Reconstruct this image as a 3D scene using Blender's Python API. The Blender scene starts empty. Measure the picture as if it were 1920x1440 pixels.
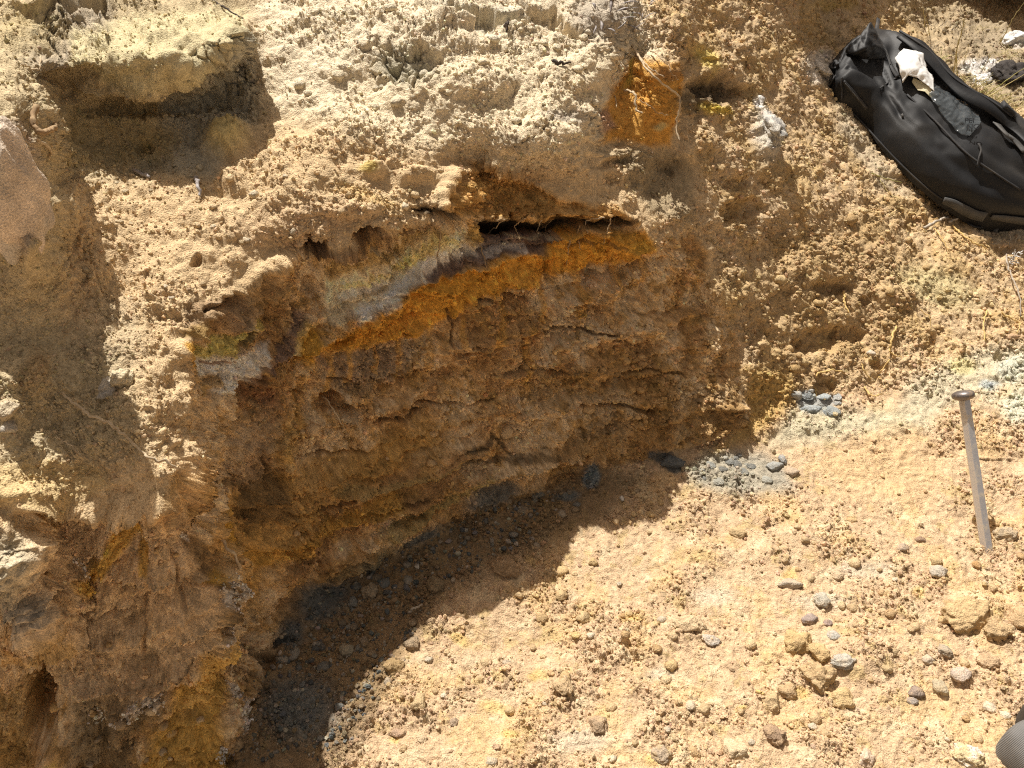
import bpy, bmesh, math, random, time
import numpy as np
from mathutils import Vector, Matrix, Quaternion

T0 = time.time()
random.seed(7)
RNG = np.random.default_rng(11)
SC = bpy.context.scene
COL = SC.collection

# ------------------------------------------------------------------ camera
CAM_H, PITCH, FPX = 1.35, math.radians(40.0), 1450.0      # eye height, look-down angle, focal length in 1920-px units
cam_d = bpy.data.cameras.new('camera')
cam_d.sensor_fit = 'HORIZONTAL'; cam_d.sensor_width = 36.0
cam_d.lens = 36.0 * FPX / 1920.0
cam_d.clip_start = 0.02; cam_d.clip_end = 300.0
cam = bpy.data.objects.new('camera', cam_d); COL.objects.link(cam)
cam.location = (0, 0, CAM_H)
cam.rotation_euler = (math.radians(90) - PITCH, 0, 0)
SC.camera = cam

# ------------------------------------------------------------------ light
SUN_EL, SUN_AZ = math.radians(58.0), math.radians(-30.0)   # azimuth from +Y, negative = towards -X
sun_dir = Vector((math.sin(SUN_AZ) * math.cos(SUN_EL), math.cos(SUN_AZ) * math.cos(SUN_EL), math.sin(SUN_EL)))
sd = bpy.data.lights.new('sun', 'SUN'); sd.energy = 5.0; sd.angle = math.radians(0.5); sd.color = (1.0, 0.955, 0.88)
so = bpy.data.objects.new('sun', sd); COL.objects.link(so)
so.rotation_euler = sun_dir.to_track_quat('Z', 'Y').to_euler()
so.location = (-2, 3, 6)
W = bpy.data.worlds.new('World'); SC.world = W; W.use_nodes = True
wn = W.node_tree; bg = wn.nodes['Background']; sky = wn.nodes.new('ShaderNodeTexSky')
sky.sky_type = 'NISHITA'; sky.sun_disc = False; sky.sun_elevation = SUN_EL; sky.sun_rotation = SUN_AZ
sky.air_density = 1.0; sky.dust_density = 4.0; sky.ozone_density = 1.0
hs = wn.nodes.new('ShaderNodeHueSaturation'); hs.inputs['Saturation'].default_value = .32; wn.links.new(sky.outputs[0], hs.inputs['Color'])
hz = wn.nodes.new('ShaderNodeVectorMath'); hz.operation = 'MULTIPLY'; hz.inputs[1].default_value = (1.19, .97, .76)   # dusty, warm-balanced daylight
wn.links.new(hs.outputs[0], hz.inputs[0]); wn.links.new(hz.outputs[0], bg.inputs[0]); bg.inputs[1].default_value = 0.068
SC.view_settings.view_transform = 'Standard'; SC.view_settings.look = 'None'
SC.view_settings.exposure = 0.40; SC.view_settings.gamma = 1.0
SC.view_settings.use_curve_mapping = False
SC.render.engine = 'CYCLES'
SC.cycles.use_denoising = False; SC.cycles.filter_width = 1.15
SC.cycles.max_bounces = 6; SC.cycles.diffuse_bounces = 4

# ------------------------------------------------------------------ helpers: names, tags
def tag(o, label=None, cat=None, group=None, kind=None):
    if label: o['label'] = label
    if cat: o['category'] = cat
    if group: o['group'] = group
    if kind: o['kind'] = kind
    return o
def empty(name, loc=(0, 0, 0)):
    o = bpy.data.objects.new(name, None); COL.objects.link(o); o.location = loc
    o.empty_display_size = 0.05
    return o
def link_mesh(name, me, mat=None, parent=None):
    o = bpy.data.objects.new(name, me); COL.objects.link(o)
    if mat is not None and not me.materials: me.materials.append(mat)
    if parent is not None: o.parent = parent
    return o
def mesh_np(name, V, F, smooth=True, col=None):
    """V (n,3) float, F (m,k) int: quads or triangles."""
    me = bpy.data.meshes.new(name)
    V = np.ascontiguousarray(V, np.float32); F = np.ascontiguousarray(F, np.int32)
    k = F.shape[1]
    me.vertices.add(len(V)); me.vertices.foreach_set('co', V.ravel())
    me.loops.add(F.size); me.loops.foreach_set('vertex_index', F.ravel())
    me.polygons.add(len(F)); me.polygons.foreach_set('loop_start', np.arange(0, F.size, k, dtype=np.int32))
    me.polygons.foreach_set('use_smooth', np.full(len(F), smooth))
    me.update(calc_edges=True)
    if col is not None:
        a = me.color_attributes.new('soil', 'FLOAT_COLOR', 'POINT')
        c = np.ones((len(V), 4), np.float32); c[:, :3] = col
        a.data.foreach_set('color', c.ravel())
    return me

# ------------------------------------------------------------------ helpers: noise (vectorised)
def _hash(ix, iy, iz, seed):
    h = (ix.astype(np.int64) * 73856093) ^ (iy.astype(np.int64) * 19349663) ^ (iz.astype(np.int64) * 83492791) ^ (seed * 2654435761)
    h = (h ^ (h >> 13)) * 1274126177
    h = (h ^ (h >> 16)) & 0x7fffffff
    return h
_G = RNG.normal(size=(256, 3)).astype(np.float32); _G /= np.linalg.norm(_G, axis=1, keepdims=True)
def perlin(P, scale, seed=0):
    """gradient noise, about -1..1; scale = 1/wavelength"""
    Q = P * np.float32(scale)
    I = np.floor(Q).astype(np.int32); F = (Q - I).astype(np.float32)
    U = F * F * F * (F * (F * 6 - 15) + 10)
    out = np.zeros(len(Q), np.float32)
    for c in range(8):
        dx, dy, dz = c & 1, (c >> 1) & 1, c >> 2
        g = _G[_hash(I[:, 0] + dx, I[:, 1] + dy, I[:, 2] + dz, seed) & 255]
        d = (F[:, 0] - dx) * g[:, 0] + (F[:, 1] - dy) * g[:, 1] + (F[:, 2] - dz) * g[:, 2]
        w = (U[:, 0] if dx else 1 - U[:, 0]) * (U[:, 1] if dy else 1 - U[:, 1]) * (U[:, 2] if dz else 1 - U[:, 2])
        out += d * w
    return out * 1.5
def fbm(P, scale, octaves=4, seed=0, gain=0.5):
    a, s, o = 1.0, scale, np.zeros(len(P), np.float32)
    for k in range(octaves):
        o += a * perlin(P, s, seed + k * 17); a *= gain; s *= 2.03
    return o
def worley(P, scale, seed=0, l1=False):
    """F1, F2 and a per-cell random"""
    Q = (P * np.float32(scale)).astype(np.float32)
    I = np.floor(Q).astype(np.int32); F = Q - I
    f1 = np.full(len(Q), 9, np.float32); f2 = f1.copy(); rnd = np.zeros(len(Q), np.float32)
    for dx in (-1, 0, 1):
        for dy in (-1, 0, 1):
            for dz in (-1, 0, 1):
                h = _hash(I[:, 0] + dx, I[:, 1] + dy, I[:, 2] + dz, seed)
                ex = dx + (h & 1023) / np.float32(1023) - F[:, 0]
                ey = dy + ((h >> 10) & 1023) / np.float32(1023) - F[:, 1]
                ez = dz + ((h >> 20) & 1023) / np.float32(1023) - F[:, 2]
                d = (np.abs(ex + .3 * ey) + np.abs(ey - .25 * ez) + np.abs(ez + .2 * ex)) ** 2 * np.float32(.42) if l1 else ex * ex + ey * ey + ez * ez
                m = d < f1
                f2 = np.where(m, f1, np.minimum(f2, d))
                rnd = np.where(m, (h % 997) / np.float32(997), rnd)
                f1 = np.where(m, d, f1)
    return np.sqrt(f1), np.sqrt(f2), rnd
def sstep(x, a, b):
    t = np.clip((x - a) / (b - a), 0, 1); return t * t * (3 - 2 * t)

# ------------------------------------------------------------------ helpers: image rays (from the camera: pixel column u, pixel row v)
cP, sP = math.cos(PITCH), math.sin(PITCH)
def ray(u, v):
    a = (np.asarray(u, float) - 960) / FPX; b = (720 - np.asarray(v, float)) / FPX
    return np.stack([a, cP + b * sP, -sP + b * cP], -1)

# Pit control points, image pixels unprojected at chosen depths: (column, row, 'z' height above the floor | 'y' distance ahead, value)
IMAGE_PTS = """
-60 1500 y .56; 200 1500 y .58; 420 1480 z .02; 700 1440 z 0; 1000 1440 z 0; 1400 1440 z 0; 1900 1440 z 0
600 1300 z 0; 800 1200 z 0; 1200 1200 z .005; 1600 1200 z 0; 1900 1150 z 0; 900 1050 z .01; 1200 1000 z .01; 1500 1000 z .01; 1850 1010 z 0
1300 900 z .02; 1500 890 z .025; 1750 860 z .02; 1900 880 z .01; 1600 805 z .04; 1900 780 z .05; 1440 830 z .03; 560 1240 z 0
490 1310 z .01; 520 1190 z .02; 590 1120 z .02; 700 1050 z .02; 860 985 z .03; 1000 925 z .035; 1100 885 z .04; 1200 860 z .04; 1310 830 z .05; 1400 790 z .06
1500 745 z .06; 1700 710 z .06; 1920 660 z .08
500 1150 z .08; 570 1060 z .09; 690 985 z .11; 860 910 z .115; 1000 855 z .12; 1150 810 z .13; 1280 780 z .125; 1370 740 z .13
430 1130 z .15; 450 1000 z .25; 500 900 z .28; 620 850 z .27; 780 780 z .27; 950 730 z .26; 1120 690 z .25; 1260 670 z .22; 1370 660 z .20
400 900 z .36; 440 750 z .45; 560 680 z .45; 700 630 z .44; 850 580 z .45; 1000 540 z .44; 1140 520 z .41; 1260 540 z .35; 1320 560 z .30
370 800 z .48; 370 700 z .54; 460 600 z .56; 600 520 z .56; 740 470 z .57; 880 440 z .575; 1030 440 z .545; 1150 450 z .50; 1225 450 z .475
340 760 z .565; 338 660 z .60; 400 585 z .615; 480 520 z .625; 560 465 z .635; 640 455 z .64; 720 428 z .655; 820 395 z .665
900 395 z .60; 1030 400 z .575; 1160 410 z .525; 900 310 z .665; 1000 330 z .64; 1100 350 z .61; 1165 375 z .565; 1210 425 z .505
300 640 z .62; 330 540 z .65; 420 470 z .67; 560 400 z .70; 700 350 z .71; 830 300 z .71; 950 280 z .72; 1050 290 z .70; 1110 290 z .655
250 520 z .665; 350 400 z .71; 500 300 y 1.37; 650 250 z .775; 800 200 z .79; 950 200 z .765; 1080 240 z .73; 1130 215 z .71; 1180 150 z .73; 1190 100 z .775
600 120 z .85; 800 80 z .87; 1000 90 z .83; 1100 40 z .86; 600 -20 z .93; 900 -20 z .91; 1180 0 z .87; 760 110 z .855; 700 150 z .82
1160 300 y 1.68; 1200 260 y 1.74; 1250 200 y 1.80; 1260 130 y 1.80; 1180 320 y 1.66; 1240 330 y 1.76; 1270 400 y 1.60; 1290 290 y 1.75; 1270 470 y 1.58
1235 130 z .77; 1290 115 y 2.02; 1300 60 y 2.1; 1260 60 y 1.95
1320 440 y 1.65; 1330 330 y 1.76; 1340 240 y 1.89; 1380 140 y 2.12; 1400 70 y 2.28; 1400 0 y 2.46; 1345 550 y 1.535; 1395 690 y 1.47
1430 600 y 1.595; 1394 428 y 1.75; 1430 480 y 1.765; 1450 350 y 1.90; 1500 220 y 2.25; 1550 120 y 2.55; 1600 40 y 2.85; 1450 690 y 1.515
1600 640 y 1.66; 1600 520 y 1.80; 1600 400 y 1.98; 1640 300 y 2.24; 1800 600 y 1.74; 1800 450 y 1.99; 1800 390 y 2.17; 1800 300 y 2.38; 1900 560 y 1.82; 1900 400 y 2.14; 1900 200 y 2.66
1750 180 y 2.70; 1800 80 y 3.05; 1900 60 y 3.15; 1800 0 y 3.45; 1900 -20 y 3.6; 1600 0 y 3.0
200 420 z .72; 230 340 y 1.32; 300 330 y 1.34; 130 560 z .685; 200 700 z .615; 150 800 z .575; 230 860 z .555; 280 800 z .585; 320 890 z .545; 250 640 z .635
120 340 y 1.22; 110 460 z .735; 60 560 z .715; 40 700 z .645; 30 820 z .59; 90 870 z .56
90 290 z .84; 70 380 z .85; 55 470 z .83; 20 490 z .775; 60 240 z .90; 0 230 z .93; 0 330 z .90; 0 430 z .85; -40 500 z .765; 30 90 y 1.38; 90 130 y 1.36; 0 170 y 1.2
100 220 y 1.30; 150 250 y 1.37; 250 250 y 1.42; 350 240 y 1.46; 430 200 y 1.54; 440 120 y 1.60; 470 260 y 1.44; 470 60 y 1.68
130 172 y 1.44; 220 182 y 1.46; 330 176 y 1.49; 410 146 y 1.56; 150 116 y 1.40; 250 100 y 1.39; 330 94 y 1.40; 420 74 y 1.47; 145 150 y 1.42; 250 152 y 1.42; 330 146 y 1.43; 415 118 y 1.50; 200 70 y 1.50; 340 60 y 1.57; 250 60 y 1.57
120 60 y 1.6; 200 20 y 1.68; 60 20 y 1.6; 300 0 y 1.76; 420 30 y 1.70; 450 -20 y 1.8; 0 0 y 1.58
200 930 z .515; 100 925 z .535; 20 900 z .57; 0 980 z .535; 40 1040 z .49; 60 1130 z .41; 290 925 z .515; 205 965 z .46; 110 990 z .45; 330 940 z .47
300 1050 y .735; 300 1200 y .69; 300 1330 y .64; 150 1100 y .72; 150 1250 y .665; 150 1380 y .61; 380 1130 y .72; 385 1230 y .69; 400 1350 y .64; 430 1440 y .60; 20 1250 y .645; 20 1400 y .60
360 1010 y .765; 395 1010 y .81; 420 1100 y .79; 440 1200 y .755; 440 1300 y .70; 460 1380 y .635
-400 900 z .56; -400 400 y 1.02; -400 0 y 1.55; -400 1400 y .58; -1300 700 y .78; -1300 0 y 1.7; -1300 1500 z .4; -1300 -400 z 1.22; 0 -420 z 1.2; 600 -420 z 1.17; 1200 -420 z 1.15; 1900 -420 z 1.15; 3200 -420 z 1.15
2300 1200 z 0; 2300 800 z .08; 2300 500 y 1.98; 2300 200 y 2.66; 2300 0 y 3.4; 3200 1200 z .05; 3200 600 y 2.1; 3200 100 y 3.0
0 1900 z -.02; 960 1900 z 0; 1900 1900 z 0; 3200 1900 z 0; -1300 1900 z .1; 300 -150 y 2.1; 900 -150 y 2.2; -400 -150 y 2.0; 1500 -150 z .93; 2000 -150 z .92
"""
ctrl = []
for s in IMAGE_PTS.replace('\n', ';').split(';'):
    s = s.split()
    if len(s) != 4: continue
    u, v, w = float(s[0]), float(s[1]), float(s[3])
    d = ray(u, v)
    t = (w - CAM_H) / d[2] if s[2] == 'z' else w / d[1]
    ctrl.append((u, v, 1.0 / t))
ctrl = np.array(ctrl)
C2 = 9.0 ** 2
def fit(pts, q):
    n = len(pts)
    A = np.sqrt(((pts[:, None] - pts[None]) ** 2).sum(-1) + C2)
    B = np.c_[np.ones(n), pts / 1000.0]
    M = np.block([[A, B], [B.T, np.zeros((3, 3))]])
    M[:n, :n] -= np.eye(n) * 4.0                      # slight smoothing
    return np.linalg.solve(M, np.r_[q, 0, 0, 0])
WTS = fit(ctrl[:, :2], ctrl[:, 2])
def inv_range(u, v):
    u = u.ravel(); v = v.ravel(); out = np.empty(len(u))
    n = len(ctrl); cu = ctrl[:, 0].astype(np.float32); cv = ctrl[:, 1].astype(np.float32); w = WTS[:n].astype(np.float32)
    for i in range(0, len(u), 40000):
        a = u[i:i + 40000, None].astype(np.float32) - cu; b = v[i:i + 40000, None].astype(np.float32) - cv
        out[i:i + 40000] = np.sqrt(a * a + b * b + np.float32(C2)) @ w
    return out + WTS[n] + WTS[n + 1] * u / 1000 + WTS[n + 2] * v / 1000

# ------------------------------------------------------------------ terrain sheet
STEP = 2.0
U0, U1, V0, V1 = -80.0, 2000.0, -80.0, 1520.0
def axis(lo, hi, far_lo, far_hi):
    mid = np.arange(lo, hi + STEP / 2, STEP)
    def grow(start, end, sgn):
        x, d, o = start, STEP, []
        while (end - x) * sgn > 0:
            d *= 1.09; x += sgn * d; o.append(x)
        return np.array(o)
    a = grow(lo, far_lo, -1)[::-1]; b = grow(hi, far_hi, 1)
    return np.concatenate([a, mid, b]), len(a), len(mid)
UA, iu0, nu = axis(U0, U1, -1300, 3200)
VA, iv0, nv = axis(V0, V1, -400, 1900)
GU, GV = np.meshgrid(UA, VA)
NV, NU = GU.shape
uf, vf = GU.ravel().astype(np.float32), GV.ravel().astype(np.float32)
UV3 = np.stack([uf, vf, np.zeros_like(uf)], -1)
# ragged edges: the fitted image depths are read at slightly wandering points
wa = sstep(vf, -200, 0)
wu = 11 * perlin(UV3, 1 / 90., 1) + 7 * perlin(UV3, 1 / 34., 2) + 4.5 * perlin(UV3, 1 / 14., 3)
wv = 9 * perlin(UV3, 1 / 90., 4) + 7 * perlin(UV3, 1 / 34., 5) + 4.5 * perlin(UV3, 1 / 14., 6)
calm = np.where(vf > 860, sstep(uf, 700, 500), 1.0)        # the trampled floor wanders little
calm = np.maximum(calm, 0.35) * wa
q = inv_range(uf + wu * calm, vf + wv * calm)
q = np.maximum(q, 0.06)
P = np.array([0, 0, CAM_H]) + ray(uf, vf) / q[:, None]
P = P.astype(np.float32)
def normals(P):
    G = P.reshape(NV, NU, 3)
    du = np.gradient(G, axis=1); dv = np.gradient(G, axis=0)
    N = np.cross(dv, du).reshape(-1, 3)
    N /= np.linalg.norm(N, axis=1, keepdims=True) + 1e-12
    return N
def blur(A, r, it=2):
    A = A.reshape(NV, NU, -1).astype(np.float32)
    for _ in range(it):
        for ax in (0, 1):
            pad = [(0, 0)] * 3; pad[ax] = (r + 1, r)
            c = np.cumsum(np.pad(A, pad, mode='edge').astype(np.float64), axis=ax)
            n = A.shape[ax]
            hi = np.take(c, np.arange(2 * r + 1, n + 2 * r + 1), axis=ax); lo = np.take(c, np.arange(0, n), axis=ax)
            A = ((hi - lo) / (2 * r + 1)).astype(np.float32)
    return A.reshape(NV * NU, -1)
N = normals(P)
if (N * (np.array([0, 0, CAM_H]) - P)).sum(1).mean() < 0: N = -N; FLIP = True
else: FLIP = False
NS = blur(N, 6); NS /= np.linalg.norm(NS, axis=1, keepdims=True)

# ---- 2-D drawing on the sheet (masks only: where each soil, cavity or ledge lies)
WU2 = uf + 0.6 * (9 * perlin(UV3, 1 / 45., 11) + 5 * perlin(UV3, 1 / 17., 12) + 3 * perlin(UV3, 1 / 7., 13))
WV2 = vf + 0.6 * (9 * perlin(UV3, 1 / 45., 14) + 5 * perlin(UV3, 1 / 17., 15) + 3 * perlin(UV3, 1 / 7., 16))
RU = 20 * perlin(UV3, 1 / 38., 17) + 9 * perlin(UV3, 1 / 13., 18) + 3 * perlin(UV3, 1 / 6., 19)
RV = 16 * perlin(UV3, 1 / 38., 20) + 9 * perlin(UV3, 1 / 13., 21) + 3 * perlin(UV3, 1 / 6., 22)
def blob(cu, cv, ru, rv, rot=0, soft=0.5, warp=True):
    """1 inside an ellipse, 0 outside; returns (index, value)"""
    R = max(ru, rv) * (1 + soft) + 22
    idx = np.nonzero((np.abs(uf - cu) < R) & (np.abs(vf - cv) < R))[0]
    if warp == 'rough':
        k = min(1.0, math.sqrt(ru * rv) / 22)
        x = uf[idx] + k * RU[idx] - cu; y = vf[idx] + k * RV[idx] - cv
    else:
        x = (WU2 if warp else uf)[idx] - cu; y = (WV2 if warp else vf)[idx] - cv
    c, s = math.cos(math.radians(rot)), math.sin(math.radians(rot))
    a = (x * c + y * s) / ru; b = (-x * s + y * c) / rv
    return idx, 1 - sstep(np.sqrt(a * a + b * b), 1 - soft, 1 + soft)
def poly_dist(pts, R, warp=True):
    """signed distance to a polyline (positive = right-hand/below when drawn left to right), arc parameter"""
    pts = np.array(pts, float)
    lo = pts.min(0) - R - 25; hi = pts.max(0) + R + 25
    idx = np.nonzero((uf > lo[0]) & (uf < hi[0]) & (vf > lo[1]) & (vf < hi[1]))[0]
    x = (WU2 if warp else uf)[idx]; y = (WV2 if warp else vf)[idx]
    best = np.full(len(idx), 1e9); sg = np.zeros(len(idx)); par = np.zeros(len(idx))
    n = len(pts) - 1
    for k in range(n):
        a, b = pts[k], pts[k + 1]; d = b - a; L2 = d @ d
        t = np.clip(((x - a[0]) * d[0] + (y - a[1]) * d[1]) / L2, 0, 1)
        ex, ey = x - a[0] - t * d[0], y - a[1] - t * d[1]
        dd = np.hypot(ex, ey)
        m = dd < best
        best = np.where(m, dd, best); sg = np.where(m, np.sign(d[0] * ey - d[1] * ex), sg); par = np.where(m, (k + t) / n, par)
    return idx, best * np.where(sg == 0, 1, sg), par
def inside(pts, soft=8.0, warp=True):
    """soft mask of a polygon"""
    pts = np.array(pts, float)
    idx, d, _ = poly_dist(list(pts) + [pts[0]], soft, warp)
    x = (WU2 if warp else uf)[idx]; y = (WV2 if warp else vf)[idx]
    ins = np.zeros(len(idx), bool); j = len(pts) - 1
    for i in range(len(pts)):
        a, b = pts[i], pts[j]
        c = ((a[1] > y) != (b[1] > y)) & (x < (b[0] - a[0]) * (y - a[1]) / (b[1] - a[1] + 1e-9) + a[0])
        ins ^= c; j = i
    s = np.where(ins, np.abs(d), -np.abs(d))
    return idx, sstep(s, -soft, soft)
def full(idx, val):
    m = np.zeros(len(uf), np.float32); m[idx] = val; return m
# ---- regions of the pit
LIP = [(200, 950), (300, 925), (335, 890), (345, 800), (345, 740), (342, 660), (400, 590), (480, 520), (560, 468), (640, 458), (720, 432), (820, 405),
       (850, 330), (930, 305), (1000, 345), (1080, 375), (1165, 400), (1225, 450), (1300, 440)]
RIGHT_EDGE = [(1300, 440), (1345, 560), (1385, 660), (1395, 770)]
FOOT = [(1395, 795), (1310, 830), (1200, 860), (1100, 885), (1000, 925), (860, 985), (700, 1050), (590, 1120), (520, 1190), (480, 1310), (450, 1440), (440, 1530)]
M_wall = full(*inside([(-120, 1000), (0, 965)] + LIP + RIGHT_EDGE[1:] + FOOT + [(-120, 1530)], 7))
M_floor = full(*inside(FOOT[::-1] + [(1480, 745), (1700, 705), (1920, 655), (3300, 640), (3300, 1950), (440, 1950)], 14))
M_slope = full(*inside([(1310, 430), (1310, 300), (1300, 160), (1215, 60), (1190, -100), (1300, -450), (3300, -450), (3300, 640), (1920, 655), (1700, 705), (1480, 745), (1395, 795), (1385, 660), (1345, 560)], 16))
M_bench = np.clip(1 - M_wall - M_floor - M_slope, 0, 1)
M_cream = full(*inside([(470, -100), (1190, -100), (1240, 110), (1180, 190), (1110, 290), (1000, 320), (880, 285), (760, 270), (640, 250), (520, 210), (470, 120)], 40)) * M_bench
M_smooth = np.zeros(len(uf), np.float32)
for b in [(1200, 1040, 110, 60, -20), (1420, 1140, 120, 90, 30), (1620, 900, 170, 70, 8), (1350, 1270, 90, 60, 0), (910, 1200, 90, 45, -30), (1750, 1330, 120, 50, -10),
          (330, 400, 70, 26, 10), (470, 400, 60, 30, 20), (700, 330, 90, 22, 15), (330, 470, 130, 40, 30), (1800, 540, 90, 50, 20), (1540, 370, 70, 40, 40),
          (850, 1400, 120, 40, 0), (1720, 1010, 110, 50, 10)]:
    i, m = blob(*b, soft=0.6); M_smooth[i] = np.maximum(M_smooth[i], m)
M_mud = full(*inside([(360, 100), (440, 60), (475, 90), (478, 160), (480, 225), (430, 200), (340, 160)], 10))     # cracked grey mud under the pale block
i, m = inside([(100, 20), (200, 20), (215, 70), (160, 110), (90, 110), (50, 60)], 10); M_mud[i] = np.maximum(M_mud[i], m)
i, m = inside([(690, 80), (820, 90), (830, 130), (770, 165), (700, 150)], 8); M_mud[i] = np.maximum(M_mud[i], m)

# ---- relief, metres along the surface normal
L = P * np.float32(1)
dist = np.linalg.norm(P - np.array([0, 0, CAM_H], np.float32), axis=1)
big = fbm(P, 5.5, 3, 21)
med = fbm(P, 15, 4, 22)
patch = fbm(P, 9, 2, 23)
crumb_amt = np.clip(sstep(patch, -0.45, 0.35) * (1 - 0.85 * M_smooth), 0.06, 1)
f1, f2, r1 = worley(P + 0.012 * np.stack([perlin(P, 40, 31), perlin(P, 40, 32), perlin(P, 40, 33)], -1), 34, 5)
hemi = lambda f, r: np.sqrt(np.clip(1 - (f / r) ** 2, 0, 1))
clod = hemi(f1, .62) * (0.15 + r1 ** 2) * .6
g1, g2, r2 = worley(P + .004 * np.stack([perlin(P, 130, 34), perlin(P, 130, 35), perlin(P, 130, 36)], -1), 92, 6, True)
crumb = np.clip(1 - g1 / .72, 0, 1) ** .8 * (0.1 + r2 ** 2) * 1.1
h1, h2, r3 = worley(P, 205, 8, True)
grit = np.clip(1 - h1 / .72, 0, 1) ** .8 * (0.1 + r3) * .95
fine = perlin(P, 160, 24) + 0.6 * perlin(P, 330, 25)
v1w = fbm(P, 12, 2, 30)
PS = P.copy(); PS[:, 2] *= 0.30                       # streaks running down the cut face
streak = fbm(PS, 30, 4, 26)
PB = P.copy(); PB[:, 2] = PB[:, 2] * 3.6 + 0.25 * PB[:, 0]   # thin bedding
bed = fbm(PB, 9, 4, 27)
bc = P[:, 2] + .10 * P[:, 0] - .06 * P[:, 1] + .030 * fbm(P, 4, 3, 81) + .006 * perlin(P, 30, 82)
def beds(period, sd):
    k = bc / period; fr = k - np.floor(k)
    on = sstep(perlin(np.stack([P[:, 0], P[:, 1], np.floor(k) * 3.7], -1).astype(np.float32), 5.5, sd), -.15, .25)      # each bed comes and goes along the face
    return on * (1 - fr) * sstep(fr, 0, .10)
crk2 = np.clip(1 - (f2 - f1) / .12, 0, 1) * sstep(patch, .0, .4)
crk3 = np.clip(1 - (g2 - g1) / .16, 0, 1)
plate = -np.clip(1 - (f2 - f1) / .07, 0, 1) * sstep(big, -.1, .4) + .6 * (r1 - .5) * sstep(big, -.1, .4)
ridg = (1 - 2 * np.abs(perlin(P, 55, 28))) * .6 + (1 - 2 * np.abs(perlin(P, 120, 29))) * .4
D = np.zeros(len(uf), np.float32)
D += M_floor * (0.010 * big + 0.004 * med + crumb_amt * (0.018 * clod * sstep(patch, -0.1, 0.5) + 0.0120 * crumb + 0.0065 * grit) + 0.0016 * fine + 0.004 * ridg)
D += M_bench * (0.016 * big + 0.010 * med + crumb_amt * (0.010 * clod * (1 - .75 * M_cream) + 0.0088 * crumb * (1 - .35 * M_cream) + 0.0055 * grit) + 0.0009 * fine)
D += M_cream * (0.003 * ridg + 0.002 * grit + .010 * plate) * sstep(vf, -40, 30)
D += M_slope * (0.013 * big + 0.009 * med + np.maximum(crumb_amt, 0.35) * (0.012 * clod + 0.0115 * crumb + 0.007 * grit) + 0.0015 * fine + 0.005 * ridg)
pits = np.clip(0.36 - f1, 0, 1) * (r1 > 0.62)
D += M_wall * (0.014 * big + 0.014 * streak + 0.008 * bed + 0.016 * med + .024 * beds(.074, 83) + .011 * beds(.031, 84) - .009 * crk2 - .004 * crk3 - 0.040 * pits + 0.0085 * crumb * sstep(patch, -.3, .3) + 0.0070 * grit - .010 * np.clip(.42 - g1, 0, 1) * (r2 > .55) + 0.0030 * fine + .009 * ridg * sstep(v1w, -.2, .3))
crk = np.clip(1 - (f2 - f1) / 0.10, 0, 1)
D += M_mud * (-0.015 * crk + 0.008 * (r1 - 0.5))

def ledge(pts, amp, above, below, R=None, taper=True):
    """a bed standing proud (amp>0) along a line: gentle on its upper side, undercut beneath"""
    R = R or 3 * max(above, below)
    i, d, t = poly_dist(pts, R)
    pr = np.where(d < 0, np.exp(-(d / above) ** 2), np.exp(-(d / below) ** 2))
    if taper: pr = pr * sstep(t, 0, 0.12) * sstep(1 - t, 0, 0.12)
    D[i] += amp * pr
def groove(pts, depth, half):
    i, d, t = poly_dist(pts, half * 2.5)
    D[i] -= depth * (1 - sstep(np.abs(d), half * 0.4, half * 1.5)) * sstep(t, 0, .1) * sstep(1 - t, 0, .1)
def dent(cu, cv, ru, rv, depth, rot=0, soft=0.35):
    i, m = blob(cu, cv, ru, rv, rot, soft, 'rough'); D[i] -= depth * m
def lump(cu, cv, ru, rv, h, rot=0, soft=0.6):
    i, m = blob(cu, cv, ru, rv, rot, soft); D[i] += h * m

# hollows
for a in [(590, 464, 24, 15, .055), (690, 440, 26, 11, .055, -12), (955, 423, 60, 13, .075, 5), (1050, 424, 34, 14, .065, -8), (1130, 412, 44, 9, .05, 2), (820, 398, 36, 10, .04, 10),
          (75, 1320, 26, 48, .075, -12), (637, 762, 36, 20, .045, 10), (1345, 165, 46, 26, .045, 12), (368, 487, 9, 9, .02), (458, 633, 26, 8, .022, -30),
          (770, 115, 50, 26, .03), (905, 30, 60, 14, .045, 8), (1030, 45, 50, 16, .035, 20),
          (1460, 570, 26, 30, .015), (1540, 640, 34, 22, .025), (1590, 630, 22, 16, .025), (1545, 720, 22, 18, .03), (1500, 650, 24, 16, .018), (1415, 640, 18, 40, .015), (1380, 400, 30, 20, .02),
          (1550, 545, 40, 12, .025), (1620, 560, 14, 10, .02), (1720, 420, 20, 12, .02), (1890, 470, 20, 10, .02), (1640, 690, 16, 10, .03), (1750, 640, 14, 10, .02), (1378, 345, 22, 10, .015), (1400, 395, 30, 30, .03),
          (1875, 668, 10, 8, .03), (130, 140, 50, 22, .02), (305, 195, 130, 22, .035, -4), (180, 22, 40, 10, .03), (250, 1150, 10, 22, .012), (270, 1135, 8, 20, .01),
          (500, 1230, 20, 22, .03), (450, 1265, 26, 18, .03), (440, 1195, 14, 14, .02), (240, 1390, 14, 30, .02), (530, 1200, 20, 10, .02), (1160, 790, 20, 20, .02),
          (520, 900, 18, 12, .02), (470, 960, 14, 12, .018), (525, 1020, 8, 14, .018), (560, 745, 16, 12, .015), (430, 570, 36, 12, .03, -20), (495, 590, 10, 20, .015), (270, 280, 22, 14, .02), (890, 780, 14, 8, .012)]:
    dent(*a)
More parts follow.
